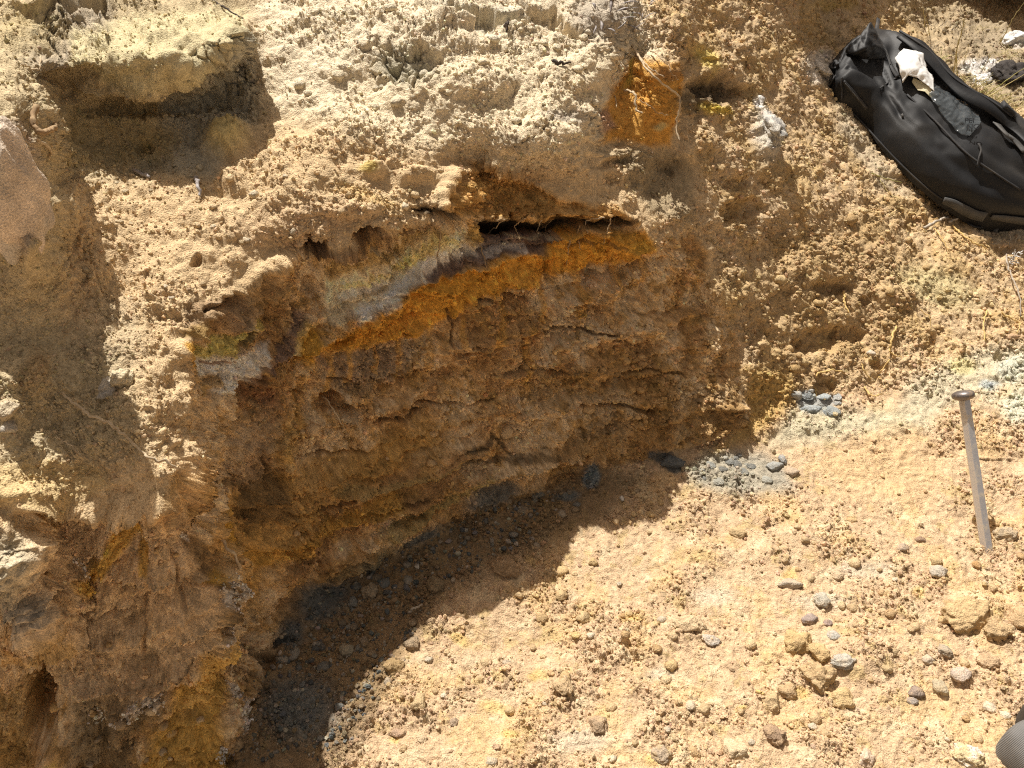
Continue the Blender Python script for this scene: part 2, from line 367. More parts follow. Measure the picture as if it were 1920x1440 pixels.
# clods and knobs grown into the ground
for a in [(430, 262, 40, 26, .035, -20), (435, 345, 26, 20, .022), (700, 320, 22, 14, .014), (780, 330, 30, 14, .02), (900, 150, 60, 30, .02), (1100, 130, 50, 40, .02), (1140, 290, 26, 14, .02),
          (1160, 330, 34, 14, .02), (1190, 225, 12, 60, .012), (1240, 210, 26, 60, .02), (1430, 250, 22, 46, .03), (1680, 560, 40, 20, .02), (1530, 500, 60, 30, .02), (1330, 620, 22, 60, .02), (1350, 740, 20, 30, .025),
          (120, 1400, 26, 44, .05), (60, 1140, 26, 40, .03), (20, 1040, 30, 50, .02), (560, 1030, 40, 20, .012), (75, 720, 20, 34, .015), (20, 800, 24, 36, .02), (60, 930, 70, 18, .02),
          (1613, 1240, 56, 34, .020, 10), (1180, 455, 40, 18, .012), (1200, 470, 14, 14, .015), (1500, 1020, 60, 30, .006), (1350, 910, 90, 30, .008), (640, 480, 60, 20, -.008),
          (1560, 600, 20, 14, .012), (660, 395, 50, 14, .014), (1480, 800, 60, 30, .01), (340, 615, 30, 14, .012), (850, 40, 60, 12, .02)]:
    lump(*a)
# beds standing proud of the face, and partings between them
ledge(LIP[2:], .016, 16, 5)
ledge([(470, 1100), (600, 1040), (760, 970), (900, 900), (1050, 860)], .022, 12, 4)
ledge([(420, 950), (520, 930), (640, 880), (760, 860)], .020, 16, 5)
ledge([(560, 800), (660, 790), (740, 760), (860, 740)], .012, 16, 5)
ledge([(880, 780), (1000, 770), (1120, 740), (1260, 760)], .016, 18, 5)
ledge([(1120, 640), (1220, 630), (1330, 660)], .014, 16, 5)
ledge([(800, 660), (900, 650), (980, 665)], .012, 12, 4)
ledge([(500, 780), (530, 860), (500, 940)], .016, 14, 8)
ledge([(700, 560), (690, 640), (700, 700)], .010, 10, 6)
ledge([(20, 1210), (120, 1180), (230, 1190), (330, 1150)], .012, 16, 5)
ledge([(250, 1430), (310, 1370), (380, 1350), (420, 1300)], .014, 14, 5)
ledge([(600, 920), (700, 905), (790, 885), (870, 850), (930, 815)], 0.030, 16, 4)
ledge([(430, 1040), (560, 1000), (680, 960), (800, 925), (930, 880), (1060, 845), (1130, 838)], 0.030, 18, 5)
ledge([(560, 1085), (620, 1045), (720, 1010), (840, 960), (940, 915)], 0.024, 16, 5)
ledge([(700, 720), (800, 690), (930, 640), (1010, 600)], 0.015, 18, 4)
ledge([(620, 655), (760, 625), (900, 590), (1060, 560)], 0.009, 16, 5)
ledge([(960, 700), (1100, 690), (1260, 700)], 0.015, 24, 6)
ledge([(1040, 570), (1100, 545), (1160, 530), (1220, 495)], 0.021, 14, 4)
ledge([(590, 650), (640, 622), (720, 590), (760, 540), (800, 512), (930, 490), (990, 470), (1110, 470)], 0.018, 14, 6)
ledge([(860, 400), (930, 412), (1010, 410), (1090, 405), (1165, 412)], 0.027, 14, 4)
ledge([(420, 1030), (390, 1130), (395, 1230)], 0.018, 22, 6)
ledge([(110, 1290), (200, 1270), (300, 1265), (360, 1210), (400, 1160)], 0.030, 18, 5)
ledge([(0, 1115), (90, 1085), (180, 1010), (240, 950)], 0.018, 12, 8)
ledge([(0, 960), (80, 945), (200, 950), (290, 935), (330, 905)], 0.027, 10, 5)
ledge([(130, 160), (220, 165), (310, 155), (420, 110), (460, 60)], .020, 18, 6)
ledge([(0, 20), (90, 18), (150, 12), (200, 5)], .02, 14, 5)
groove([(1210, 470), (1175, 505), (1110, 525), (1060, 545)], .025, 5)
groove([(1270, 590), (1220, 585), (1180, 582)], .015, 4)
groove([(840, 500), (930, 485), (980, 455), (1060, 455)], .010, 4)
groove([(830, 475), (900, 470), (960, 452)], .008, 3)
groove([(510, 740), (560, 650), (590, 590)], .012, 7)
groove([(355, 720), (420, 712), (500, 705)], .006, 3)
for x0 in (1063, 1030, 905, 845, 1105, 760, 690, 980, 870):
    j = (x0 * 37) % 11
    groove([(x0, 430 + j * 3), (x0 + 2, 480 + j * 2), (x0 - 2, 540 + j * 3)], .006, 4)
CRACKS = [[(600, 700), (680, 712), (760, 700)], [(830, 560), (845, 600), (838, 640)], [(880, 555), (940, 548), (990, 560)], [(700, 800), (760, 790), (800, 770)], [(930, 690), (1000, 680), (1060, 690)], [(1000, 620), (1080, 610), (1150, 622)],
            [(480, 830), (500, 880), (490, 930)], [(1130, 700), (1200, 690), (1290, 705)], [(560, 860), (640, 850), (700, 835)], [(760, 760), (850, 755), (930, 735)], [(1060, 760), (1140, 752), (1230, 770)], [(640, 960), (720, 945), (800, 915)],
            [(110, 1140), (180, 1150), (260, 1140)], [(150, 1060), (160, 1120), (150, 1180)], [(270, 1110), (278, 1170), (268, 1230)], [(320, 1020), (330, 1090), (350, 1140)], [(60, 1200), (90, 1240), (70, 1290)], [(520, 960), (600, 945), (660, 915)]]
for pts in CRACKS: groove(pts, .014, 3.4)
# relief beyond the pit is plain
fade = sstep(uf, -700, -150) * sstep(uf, 2900, 2150) * sstep(vf, -380, -90)
P = P + NS * (D * np.clip(fade, .25, 1))[:, None]
P[:, 2] -= M_wall * .45 * np.clip(D, -.02, .03)            # proud lumps of the cut sag a little over the hollows below
N = normals(P); N = -N if FLIP else N

# ------------------------------------------------------------------ soil colours (albedo, linear)
CREAM, TAN, SAND, GOLD = (.77, .65, .455), (.63, .47, .28), (.555, .40, .25), (.60, .445, .27)
BROWN, GREYB, ORANGE, YELLOW = (.64, .43, .215), (.72, .56, .36), (.74, .38, .06), (.84, .68, .30)
WHITE, PURPLE, SHALE, PALESH = (.92, .85, .75), (.15, .10, .085), (.19, .21, .20), (.47, .48, .41)
DARK, GREYS, OCHRE, OLIVE = (.10, .06, .03), (.40, .36, .27), (.60, .38, .10), (.33, .25, .11)
A = np.zeros((len(uf), 3), np.float32)
def mixc(m, c, k=1.0):
    global A
    A += (np.array(c, np.float32) - A) * (np.clip(m, 0, 1) * k)[:, None]
def paint(iv, c, k=1.0):
    i, m = iv
    A[i] += (np.array(c, np.float32) - A[i]) * (np.clip(m, 0, 1) * k)[:, None].astype(np.float32)
def line(pts, half, soft=None):
    i, d, t = poly_dist(pts, half * 2 + 6)
    return i, (1 - sstep(np.abs(d), half * .55, half * 1.35)) * sstep(t, 0, .08) * sstep(1 - t, 0, .08)
v1 = fbm(P, 7, 6, 41, .6); v2 = fbm(P, 22, 5, 42, .65); v3 = fbm(P, 70, 2, 43)
mixc(np.ones(len(uf)), TAN)
mixc(M_cream, CREAM, .95)
mixc(M_floor, SAND)
mixc(M_floor * sstep(v1, .0, .5), (.60, .42, .22), .7)
mixc(M_floor * sstep(v2, .25, .6), (.66, .53, .345), .6)
mixc(M_floor * sstep(-v2, .3, .7), (.50, .37, .17), .6)
mixc(M_slope, GOLD)
mixc(M_slope * sstep(v1, -.1, .5), (.54, .38, .18), .7)
mixc(M_slope * sstep(v2, .2, .6), (.47, .32, .15), .6)
mixc(M_wall, BROWN)
mixc(M_wall * sstep(v1, .02, .22), GREYB, .85)
mixc(M_wall * sstep(-v1, .12, .30), (.40, .235, .10), .8)
mixc(M_wall * sstep(v2, .1, .55), (.64, .40, .15), .7)
mixc(M_wall * sstep(-v2, .25, .6), (.38, .235, .115), .6)
# upper left: grey brown bank
paint(inside([(0, 0), (460, -60), (480, 230), (380, 330), (120, 350), (110, 600), (230, 700), (280, 850), (60, 880), (-100, 900), (-100, 0)], 40), (.50, .42, .27), .75)
paint(inside([(90, 10), (210, 10), (215, 80), (90, 150), (20, 90)], 20), (.40, .34, .26), .8)
paint(inside([(360, 100), (440, 60), (480, 90), (480, 225), (400, 330), (250, 320), (330, 170)], 18), (.44, .41, .33), .8)
paint(inside([(130, 60), (260, 30), (460, 10), (450, 60), (380, 140), (240, 155), (130, 130)], 10), (.62, .54, .33), .85)
paint(inside([(120, 200), (300, 190), (300, 310), (120, 310)], 25), (.40, .32, .17), .6)
paint(blob(300, 270, 40, 30), (.42, .31, .13), .6)
paint(inside([(-80, 235), (40, 230), (70, 290), (70, 420), (50, 475), (-80, 480)], 8), (.52, .42, .32), .8)
paint(blob(20, 340, 30, 40), (.50, .36, .28), .5)
paint(blob(70, 700, 26, 40, 10), (.44, .30, .15), .7)
paint(blob(210, 640, 60, 90), (.44, .37, .25), .5)
paint(blob(60, 60, 60, 40), (.50, .40, .2), .5)
# bench tints
paint(blob(430, 265, 36, 26, -20), (.66, .52, .22), .8)
paint(blob(690, 318, 18, 10), (.52, .40, .12), .8)
paint(blob(690, 370, 60, 12, 20), (.62, .43, .18), .6)
paint(blob(560, 420, 130, 40, -10), (.60, .43, .27), .5)
paint(inside([(470, -100), (1190, -100), (1230, 90), (900, 90), (640, 160), (500, 200)], 40), (.73, .63, .47), .5)
paint(blob(1130, 30, 60, 40), (.36, .32, .28), .6)
paint(blob(1060, 220, 40, 12), (.36, .32, .28), .6)
paint(blob(760, 120, 60, 36), (.42, .39, .29), .8)
paint(blob(900, 25, 90, 16, 8), (.50, .48, .40), .6)
paint(blob(960, 265, 30, 14, 20), (.30, .24, .17), .5)
# orange scarp in the notch and the ochre under it
paint(inside([(1165, 130), (1190, 110), (1280, 125), (1290, 160), (1258, 190), (1255, 275), (1210, 275), (1150, 260), (1120, 270), (1130, 215)], 8), (.62, .33, .075), .95)
paint(inside([(1170, 120), (1186, 115), (1184, 165), (1168, 170)], 5), (.56, .40, .10), .9)
paint(inside([(1115, 215), (1145, 200), (1150, 240), (1120, 250)], 6), (.46, .28, .18), .9)
paint(blob(1230, 240, 9, 7), (.55, .45, .22), .9)
paint(blob(1255, 140, 30, 12), (.30, .17, .08), .8)
paint(inside([(1110, 280), (1250, 285), (1300, 300), (1300, 420), (1210, 400), (1160, 330)], 12), (.34, .27, .17), .8)
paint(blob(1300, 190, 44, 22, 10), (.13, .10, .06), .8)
paint(blob(1345, 165, 40, 22, 10), (.07, .055, .04), .85)  # hollow under the overhang, its shade painted into the soil colour
paint(blob(1345, 205, 30, 10, 10), (.62, .45, .07), .8)
paint(blob(1320, 112, 30, 14, 40), (.66, .52, .18), .9)
paint(blob(1560, 10, 40, 12), (.60, .42, .12), .5)
# overhanging orange beds at the lip
paint(inside([(885, 303), (930, 305), (1000, 345), (1070, 372), (1160, 395), (1166, 418), (1000, 412), (850, 400), (835, 390), (860, 350)], 7), (.56, .32, .10), .8)
paint(blob(940, 320, 90, 14, 8), (.44, .27, .12), .7)
paint(line([(830, 350), (900, 345), (980, 365), (1060, 385)], 6), (.52, .33, .12), .6)
# hollows under the lip, their shade painted near black
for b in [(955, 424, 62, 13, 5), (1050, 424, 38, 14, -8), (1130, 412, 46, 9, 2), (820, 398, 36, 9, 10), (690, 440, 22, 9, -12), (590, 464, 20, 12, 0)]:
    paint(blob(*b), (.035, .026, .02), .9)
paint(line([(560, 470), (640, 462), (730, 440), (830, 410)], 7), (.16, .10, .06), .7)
# pale yellow and white bed, dark laminated bed, orange bed
paint(inside([(600, 505), (680, 470), (740, 452), (830, 418), (900, 430), (900, 455), (850, 470), (790, 500), (720, 540), (645, 612), (604, 596)], 7), (.86, .73, .50), .95)
paint(inside([(640, 540), (700, 505), (760, 470), (830, 432), (850, 440), (770, 500), (720, 520), (660, 550)], 8), YELLOW, .85)
paint(inside([(600, 505), (660, 478), (720, 462), (820, 420), (840, 425), (700, 490), (620, 525)], 6), (.46, .30, .10), .8)
paint(blob(700, 530, 34, 10, -25), (.30, .22, .13), .7)
paint(line([(640, 600), (700, 570), (750, 530), (790, 500), (830, 478), (900, 470), (930, 460), (985, 458)], 16), WHITE, .95)
paint(line([(630, 560), (690, 530), (730, 500)], 8), WHITE, .7)
paint(blob(890, 440, 22, 20, 20), (.55, .33, .06), .8)
paint(inside([(900, 440), (985, 430), (1060, 445), (1060, 460), (990, 470), (940, 480), (880, 498), (800, 512), (790, 500), (880, 480), (910, 465)], 5), PURPLE, .9)
paint(line([(905, 475), (960, 462), (985, 462)], 7), (.58, .52, .47), .85)
paint(line([(920, 440), (1000, 440), (1050, 450)], 3), (.42, .36, .25), .6)
paint(inside([(590, 640), (640, 620), (720, 560), (760, 530), (800, 512), (880, 500), (950, 480), (1010, 465), (1060, 440), (1200, 428), (1222, 460), (1180, 490), (1100, 510), (1000, 525), (900, 545), (830, 590), (780, 625), (700, 640), (600, 665)], 7), ORANGE, .92)
paint(inside([(1060, 430), (1120, 425), (1200, 430), (1215, 455), (1110, 460), (1050, 455)], 6), (.55, .30, .06), .6)
paint(line([(1060, 462), (1120, 450), (1200, 470)], 4), (.20, .12, .05), .7)
paint(blob(650, 612, 14, 30, 10), (.54, .26, .04), .7)
paint(inside([(690, 545), (740, 520), (735, 560), (715, 580)], 5), WHITE, .7)
paint(blob(1195, 455, 22, 12, -20), (.60, .38, .08), .8)
paint(inside([(590, 665), (700, 645), (790, 640), (760, 700), (640, 740), (590, 720)], 14), (.33, .26, .19), .6)
# left end of the pale bed
paint(inside([(360, 650), (420, 625), (490, 583), (498, 610), (470, 640), (400, 668), (360, 680)], 5), (.64, .55, .20), .95)
paint(inside([(355, 672), (400, 668), (470, 650), (500, 640), (490, 680), (450, 730), (410, 740), (365, 710)], 6), WHITE, .95)
paint(inside([(338, 648), (362, 640), (365, 690), (345, 690)], 4), (.58, .32, .05), .9)
paint(blob(462, 640, 24, 9, -28), (.22, .17, .10), .8)
paint(blob(470, 652, 20, 7, -20), (.50, .30, .10), .7)
paint(line([(370, 684), (420, 678), (440, 674)], 3), (.26, .15, .10), .8)
paint(inside([(366, 708), (410, 700), (420, 720), (380, 745)], 5), (.46, .29, .09), .8)
paint(line([(490, 690), (470, 730), (450, 770)], 14), (.24, .13, .07), .8)
paint(blob(500, 745, 24, 18), (.27, .13, .07), .8)
paint(line([(560, 570), (545, 620), (520, 660), (490, 690)], 11), (.22, .15, .12), .85)
paint(line([(570, 600), (550, 640), (538, 660)], 7), (.62, .53, .30), .9)
paint(blob(570, 640, 22, 36, 15), (.60, .34, .05), .9)
paint(blob(490, 555, 50, 40), (.36, .24, .12), .6)
paint(inside([(345, 570), (420, 555), (480, 575), (430, 615), (350, 640)], 8), (.26, .17, .10), .7)
paint(blob(370, 620, 28, 12, -20), (.44, .29, .10), .7)
paint(blob(470, 850, 40, 90, 20), (.44, .33, .22), .6)
paint(blob(540, 820, 30, 50, 20), (.52, .34, .11), .7)
# stains run down from the orange bed; cracks are painted darker
for (x, y0, y1, w) in [(700, 630, 700, 7), (745, 620, 720, 5), (800, 600, 700, 8), (860, 570, 640, 6), (930, 540, 640, 9), (1010, 520, 600, 6), (1080, 500, 590, 8), (1150, 480, 570, 6), (610, 650, 760, 8), (650, 640, 720, 5), (980, 600, 720, 8), (560, 690, 800, 10), (1200, 470, 540, 7)]:
    paint(line([(x, y0), (x + 5, (y0 + y1) / 2), (x - 6, y1)], w), (.70, .40, .10), .55)
for pts in CRACKS: paint(line(pts, 3), (.14, .085, .045), .7)
# lower face: ochre ribs over dark shale
paint(inside([(380, 980), (400, 930), (520, 880), (620, 860), (760, 800), (870, 780), (800, 850), (640, 900), (560, 1000), (500, 1060), (470, 1160), (440, 1150)], 16), (.54, .33, .11), .8)
paint(inside([(440, 900), (520, 880), (540, 960), (470, 990), (430, 960)], 14), (.16, .11, .06), .75)
paint(line([(440, 1060), (560, 1010), (640, 965), (760, 920)], 16), (.60, .36, .09), .75)
paint(line([(430, 1010), (410, 960), (400, 930)], 14), (.55, .32, .06), .8)
paint(line([(600, 905), (720, 900), (810, 880), (900, 845)], 10), (.38, .28, .12), .7)
paint(line([(640, 925), (760, 905), (850, 870), (1000, 850)], 4), (.10, .07, .04), .7)
paint(line([(700, 990), (820, 930), (930, 885)], 10), (.36, .29, .12), .7)
paint(line([(850, 840), (920, 812), (960, 850), (1060, 845)], 5), (.09, .065, .04), .7)
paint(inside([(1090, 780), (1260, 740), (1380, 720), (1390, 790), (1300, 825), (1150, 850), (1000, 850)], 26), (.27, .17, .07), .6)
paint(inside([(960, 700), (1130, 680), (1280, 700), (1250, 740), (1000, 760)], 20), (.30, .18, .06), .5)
# shale rubble along the foot; brown area also paints in the wall's shadow
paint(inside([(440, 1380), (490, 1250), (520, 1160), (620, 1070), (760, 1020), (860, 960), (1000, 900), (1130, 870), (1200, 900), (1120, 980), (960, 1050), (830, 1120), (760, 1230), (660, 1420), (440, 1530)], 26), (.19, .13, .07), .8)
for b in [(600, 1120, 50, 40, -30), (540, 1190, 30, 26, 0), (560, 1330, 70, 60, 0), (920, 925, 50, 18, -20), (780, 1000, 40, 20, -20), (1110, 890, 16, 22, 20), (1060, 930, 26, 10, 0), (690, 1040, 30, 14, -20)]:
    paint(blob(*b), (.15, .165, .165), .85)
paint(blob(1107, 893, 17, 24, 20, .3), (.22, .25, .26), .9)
paint(inside([(580, 1080), (700, 1010), (790, 985), (720, 1040), (620, 1075)], 10), (.37, .29, .15), .6)
paint(line([(1210, 845), (1250, 862), (1275, 885)], 14), (.10, .11, .115), .9)
paint(inside([(1275, 880), (1330, 845), (1420, 850), (1470, 870), (1490, 915), (1400, 935), (1300, 920)], 16), (.33, .33, .28), .75)
paint(inside([(1480, 735), (1530, 735), (1570, 745), (1560, 780), (1500, 775)], 8), (.34, .37, .38), .85)
paint(inside([(1480, 770), (1600, 775), (1760, 760), (1740, 800), (1560, 825), (1440, 840)], 24), (.52, .50, .36), .7)
paint(inside([(1700, 720), (1760, 690), (1850, 655), (2000, 640), (2000, 800), (1900, 790), (1830, 745), (1760, 770), (1690, 770)], 18), (.56, .51, .37), .75)
paint(blob(1860, 725, 24, 11, 10, .4), (.46, .52, .52), .8)
paint(blob(1800, 690, 26, 14), (.62, .55, .26), .7)
paint(blob(1895, 690, 30, 24), (.56, .58, .48), .7)
paint(blob(1905, 765, 26, 30), (.62, .61, .48), .7)
paint(blob(1880, 735, 20, 14), (.58, .44, .26), .7)
paint(inside([(1540, 850), (1680, 810), (1790, 850), (1740, 960), (1560, 940)], 30), (.60, .42, .24), .7)
paint(inside([(1395, 690), (1490, 690), (1480, 760), (1400, 830), (1340, 850), (1400, 770)], 14), (.54, .36, .13), .8)
# right-hand slope
paint(inside([(1360, 560), (1480, 420), (1640, 400), (1740, 480), (1700, 640), (1560, 730), (1440, 680)], 50), (.46, .32, .16), .6)
paint(blob(1755, 540, 80, 36, 20), (.52, .44, .24), .75)
paint(inside([(1560, 170), (1640, 300), (1700, 370), (1650, 350), (1570, 250)], 18), (.48, .42, .31), .7)
paint(blob(1430, 255, 24, 50, -8, .4), (.60, .57, .50), .85)
paint(blob(1440, 255, 10, 18), (.20, .19, .18), .7)
paint(blob(1425, 193, 12, 14, 30), (.74, .72, .68), .8)
paint(blob(1535, 130, 34, 28, 30, .4), (.66, .62, .56), .7)
paint(inside([(1640, -40), (2000, -40), (2000, 260), (1880, 200), (1740, 110)], 30), (.42, .34, .22), .7)
for b in [(1870, 110, 60, 40, 20), (1840, 60, 60, 30, 0), (1800, 150, 40, 26, 30), (1905, 160, 40, 40, 0)]:
    paint(blob(*b), (.30, .25, .18), .5)
for b in [(1840, 152, 20, 12, 0), (1905, 78, 24, 12, 20), (1860, 125, 26, 12, 0), (1820, 130, 20, 14, 0)]:
    paint(blob(*b), (.78, .76, .73), .8)
paint(blob(1890, 440, 60, 16, 0), (.50, .45, .36), .6)
# left pillar: ochre veins, white crusts
paint(inside([(-80, 1000), (200, 970), (330, 950), (390, 1110), (380, 1240), (300, 1290), (120, 1280), (0, 1200)], 20), (.66, .50, .32), .7)
paint(line([(110, 1110), (170, 1060), (230, 1010), (262, 965)], 18), (.72, .45, .11), .9)
paint(line([(262, 965), (265, 1010), (275, 1060)], 8), (.55, .33, .07), .8)
paint(line([(80, 1130), (70, 1230), (130, 1180)], 18), (.48, .32, .12), .6)
paint(inside([(330, 1290), (400, 1200), (425, 1190), (425, 1250), (410, 1350), (430, 1440), (300, 1530), (260, 1440)], 14), (.64, .40, .10), .8)
paint(line([(125, 1370), (130, 1400), (120, 1430)], 10), (.62, .44, .12), .85)
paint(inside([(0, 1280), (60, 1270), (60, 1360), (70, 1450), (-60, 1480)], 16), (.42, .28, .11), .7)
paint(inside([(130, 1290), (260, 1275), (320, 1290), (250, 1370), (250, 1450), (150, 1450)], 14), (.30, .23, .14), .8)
paint(line([(330, 1240), (390, 1190), (415, 1160)], 8), (.20, .14, .09), .8)
paint(line([(355, 1000), (370, 1050), (400, 1100), (400, 1180)], 14), (.18, .115, .055), .8)
for b in [(400, 1100, 13, 22, 10), (398, 1170, 9, 16, 0), (440, 1300, 10, 22, -20), (455, 1345, 10, 26, 0), (352, 1005, 6, 8, 0), (345, 965, 10, 14, 0), (280, 1300, 26, 14, 0), (135, 1040, 10, 8, 0)]:
    i, m = blob(*b); paint((i, m * sstep(v3[i], -.25, .15)), (.66, .60, .52), .9)
paint(blob(383, 1075, 18, 14, -30), (.60, .38, .10), .9)
paint(blob(45, 1115, 24, 26, 20), (.36, .33, .28), .7)
paint(blob(10, 1040, 30, 70, 0), (.48, .45, .34), .6)
paint(inside([(-80, 860), (180, 870), (205, 920), (120, 940), (0, 950), (-80, 960)], 12), (.60, .45, .23), .8)
# yellow stains on the floor
for b in [(862, 1200, 18, 10, 20), (1010, 1268, 20, 10, 0), (930, 1330, 26, 12, 20), (955, 1380, 20, 10, 0), (740, 1388, 10, 6, 0), (1480, 1078, 16, 8, 0), (1180, 1160, 18, 10, 0), (1500, 1300, 20, 12, 0), (1815, 1435, 14, 8, 0), (1230, 1430, 20, 10, 0), (1390, 1330, 10, 6, 0), (1720, 1110, 12, 8, 0)]:
    paint(blob(*b), (.64, .45, .12), .45)
for b in [(1540, 1130, 50, 16, 0), (1340, 1120, 40, 18, 0), (1620, 1070, 60, 16, 0), (1090, 1390, 60, 20, 0), (1240, 1265, 30, 12, 0)]:
    paint(blob(*b), (.55, .50, .40), .45)
# grain: crumbs differ slightly from each other
A *= (1 + M_wall * (.18 * perlin(PS, 120, 45) + .10 * streak + .08 * bed))[:, None]
A *= (1 - .34 * (M_wall * sstep(v2, .30, .42) * sstep(perlin(P, 60, 46), -.1, .2)) + .18 * M_wall * sstep(-v2, .2, .3))[:, None]
A *= (1 + (0.16 + .14 * M_wall) * v3 + 0.10 * perlin(P, 190, 44) + 0.10 * (r2 - .5) + 0.12 * (r3 - .5))[:, None]
A = np.clip(A, .015, .90)

# ------------------------------------------------------------------ materials
def new_mat(name):
    m = bpy.data.materials.new(name); m.use_nodes = True
    return m, m.node_tree.nodes, m.node_tree.links, m.node_tree.nodes['Principled BSDF']
def soil_material():
    m, n, l, b = new_mat('dry_soil')
    b.inputs['Roughness'].default_value = .95; b.inputs['Specular IOR Level'].default_value = .12
    at = n.new('ShaderNodeAttribute'); at.attribute_name = 'soil'
    tc = n.new('ShaderNodeTexCoord')
    n1 = n.new('ShaderNodeTexNoise'); n1.inputs['Scale'].default_value = 380; n1.inputs['Detail'].default_value = 3
    n2 = n.new('ShaderNodeTexNoise'); n2.inputs['Scale'].default_value = 60; n2.inputs['Detail'].default_value = 4
    for x in (n1, n2): l.new(tc.outputs['Object'], x.inputs['Vector'])
    r1 = n.new('ShaderNodeMapRange'); r1.inputs['From Min'].default_value = .3; r1.inputs['From Max'].default_value = .7; r1.inputs['To Min'].default_value = .74; r1.inputs['To Max'].default_value = 1.24
    l.new(n1.outputs['Fac'], r1.inputs['Value'])
    r2 = n.new('ShaderNodeMapRange'); r2.inputs['From Min'].default_value = .3; r2.inputs['From Max'].default_value = .7; r2.inputs['To Min'].default_value = .9; r2.inputs['To Max'].default_value = 1.1
    l.new(n2.outputs['Fac'], r2.inputs['Value'])
    mu = n.new('ShaderNodeMath'); mu.operation = 'MULTIPLY'; l.new(r1.outputs[0], mu.inputs[0]); l.new(r2.outputs[0], mu.inputs[1])
    mx = n.new('ShaderNodeVectorMath'); mx.operation = 'SCALE'; l.new(at.outputs['Color'], mx.inputs[0]); l.new(mu.outputs[0], mx.inputs['Scale'])
    l.new(mx.outputs[0], b.inputs['Base Color'])
    bp = n.new('ShaderNodeBump'); bp.inputs['Strength'].default_value = .8; bp.inputs['Distance'].default_value = .005
    l.new(n1.outputs['Fac'], bp.inputs['Height']); l.new(bp.outputs[0], b.inputs['Normal'])
    return m
M_SOIL = soil_material()

# ------------------------------------------------------------------ terrain objects (one seamless skin, split where the ground changes)
ID = np.arange(NV * NU).reshape(NV, NU)
quads = np.stack([ID[:-1, :-1], ID[1:, :-1], ID[1:, 1:], ID[:-1, 1:]], -1).reshape(-1, 4)
if (np.cross(P[quads[:, 1]] - P[quads[:, 0]], P[quads[:, 3]] - P[quads[:, 0]]) * N[quads[:, 0]]).sum(1).mean() < 0: quads = quads[:, ::-1]
lab = np.argmax(np.stack([M_wall, M_floor, M_slope, M_bench]), axis=0)
leftbank = (lab == 3) & (uf < 300) & ((vf < 345) | (uf < 110 + (vf - 345) * .0))
ql = lab[quads[:, 0]]
ql = np.where(leftbank[quads[:, 0]], 4, ql)
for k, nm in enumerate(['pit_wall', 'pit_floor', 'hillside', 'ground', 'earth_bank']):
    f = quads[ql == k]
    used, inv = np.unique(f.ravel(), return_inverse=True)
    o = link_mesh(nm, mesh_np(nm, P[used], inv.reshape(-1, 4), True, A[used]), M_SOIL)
    tag(o, kind='structure')
# the ground goes on behind the photographer
me = mesh_np('ground', np.array([(-9, .0, -.03), (9, .0, -.03), (9, -8, .0), (-9, -8, .0), (-9, .35, -.05), (9, .35, -.05)]), np.array([(4, 0, 1, 5), (0, 3, 2, 1)]), True, np.tile(np.array([SAND], np.float32), (6, 1)))
tag(link_mesh('ground', me, M_SOIL), kind='structure')

# surface look-up for everything laid on the terrain
F0 = P.reshape(NV, NU, 3)[iv0:iv0 + nv, iu0:iu0 + nu]; FN = blur(N, 4).reshape(NV, NU, 3)[iv0:iv0 + nv, iu0:iu0 + nu]
FA = A.reshape(NV, NU, 3)[iv0:iv0 + nv, iu0:iu0 + nu]
def at(u, v):
    """point, normal and soil colour where the ray of image pixel (u, v) meets the ground"""
    x = min(max((u - U0) / STEP, 0), nu - 1.001); y = min(max((v - V0) / STEP, 0), nv - 1.001)
    i, j = int(y), int(x)
    p = F0[i, j]; n_ = FN[i, j] / (np.linalg.norm(FN[i, j]) + 1e-9)
    return Vector(p.tolist()), Vector(n_.tolist()), FA[i, j]
def mpp(p):
    """metres per image pixel at a point"""
    d = (p - Vector((0, 0, CAM_H))).dot(Vector((0, cP, -sP)))
    return d / FPX
print('terrain', len(P), round(time.time() - T0, 1))
# ------------------------------------------------------------------ loose stones and clods
def ico(sub):
    bm = bmesh.new(); bmesh.ops.create_icosphere(bm, subdivisions=sub, radius=1.0)
    V = np.array([v.co[:] for v in bm.verts], np.float32); F = np.array([[v.index for v in f.verts] for f in bm.faces], np.int32)
    bm.free(); return V, F
ICO = {k: ico(k) for k in (1, 2, 3, 4, 5)}
def rock_shape(seed, sub=3, facets=11, rough=.10, flat=0.0, crumbly=0.0, box=False):
    """a broken stone: planes cut off a ball, then worn and pitted"""
    r = np.random.default_rng(seed)
    V, F = ICO[sub]
    if box:
        nn = np.array([(1, .1, .05), (-1, .05, .1), (.1, 1, 0), (0, -1, .1), (.05, .1, 1), (0, 0, -1)]) + r.normal(0, .12, (6, 3)); dd = np.full(6, .62) + r.uniform(-.05, .05, 6)
        ex = r.normal(size=(4, 3)); nn = np.r_[nn, ex]; dd = np.r_[dd, r.uniform(.74, .85, 4)]
    else:
        nn = r.normal(size=(facets, 3)); dd = r.uniform(.55, .92, facets)
    nn /= np.linalg.norm(nn, axis=1, keepdims=True)
    c = V @ nn.T
    R = np.where(c > .05, dd / np.maximum(c, .05), 9.0)
    k = 34.0
    R = -np.log(np.exp(-k * np.minimum(R, 3)).sum(1) + math.exp(-k * 1.0)) / k
    Q = V * R[:, None]
    off = np.float32(r.uniform(0, 50, 3))
    R = R * (1 + rough * fbm(Q + off, 2.2, 3, 51) + crumbly * (hemi(worley(Q + off, 4.2, 9)[0], .62) - .5))
    V = V * R[:, None]
    V[:, 2] *= (1 - flat)
    return V.astype(np.float32), F
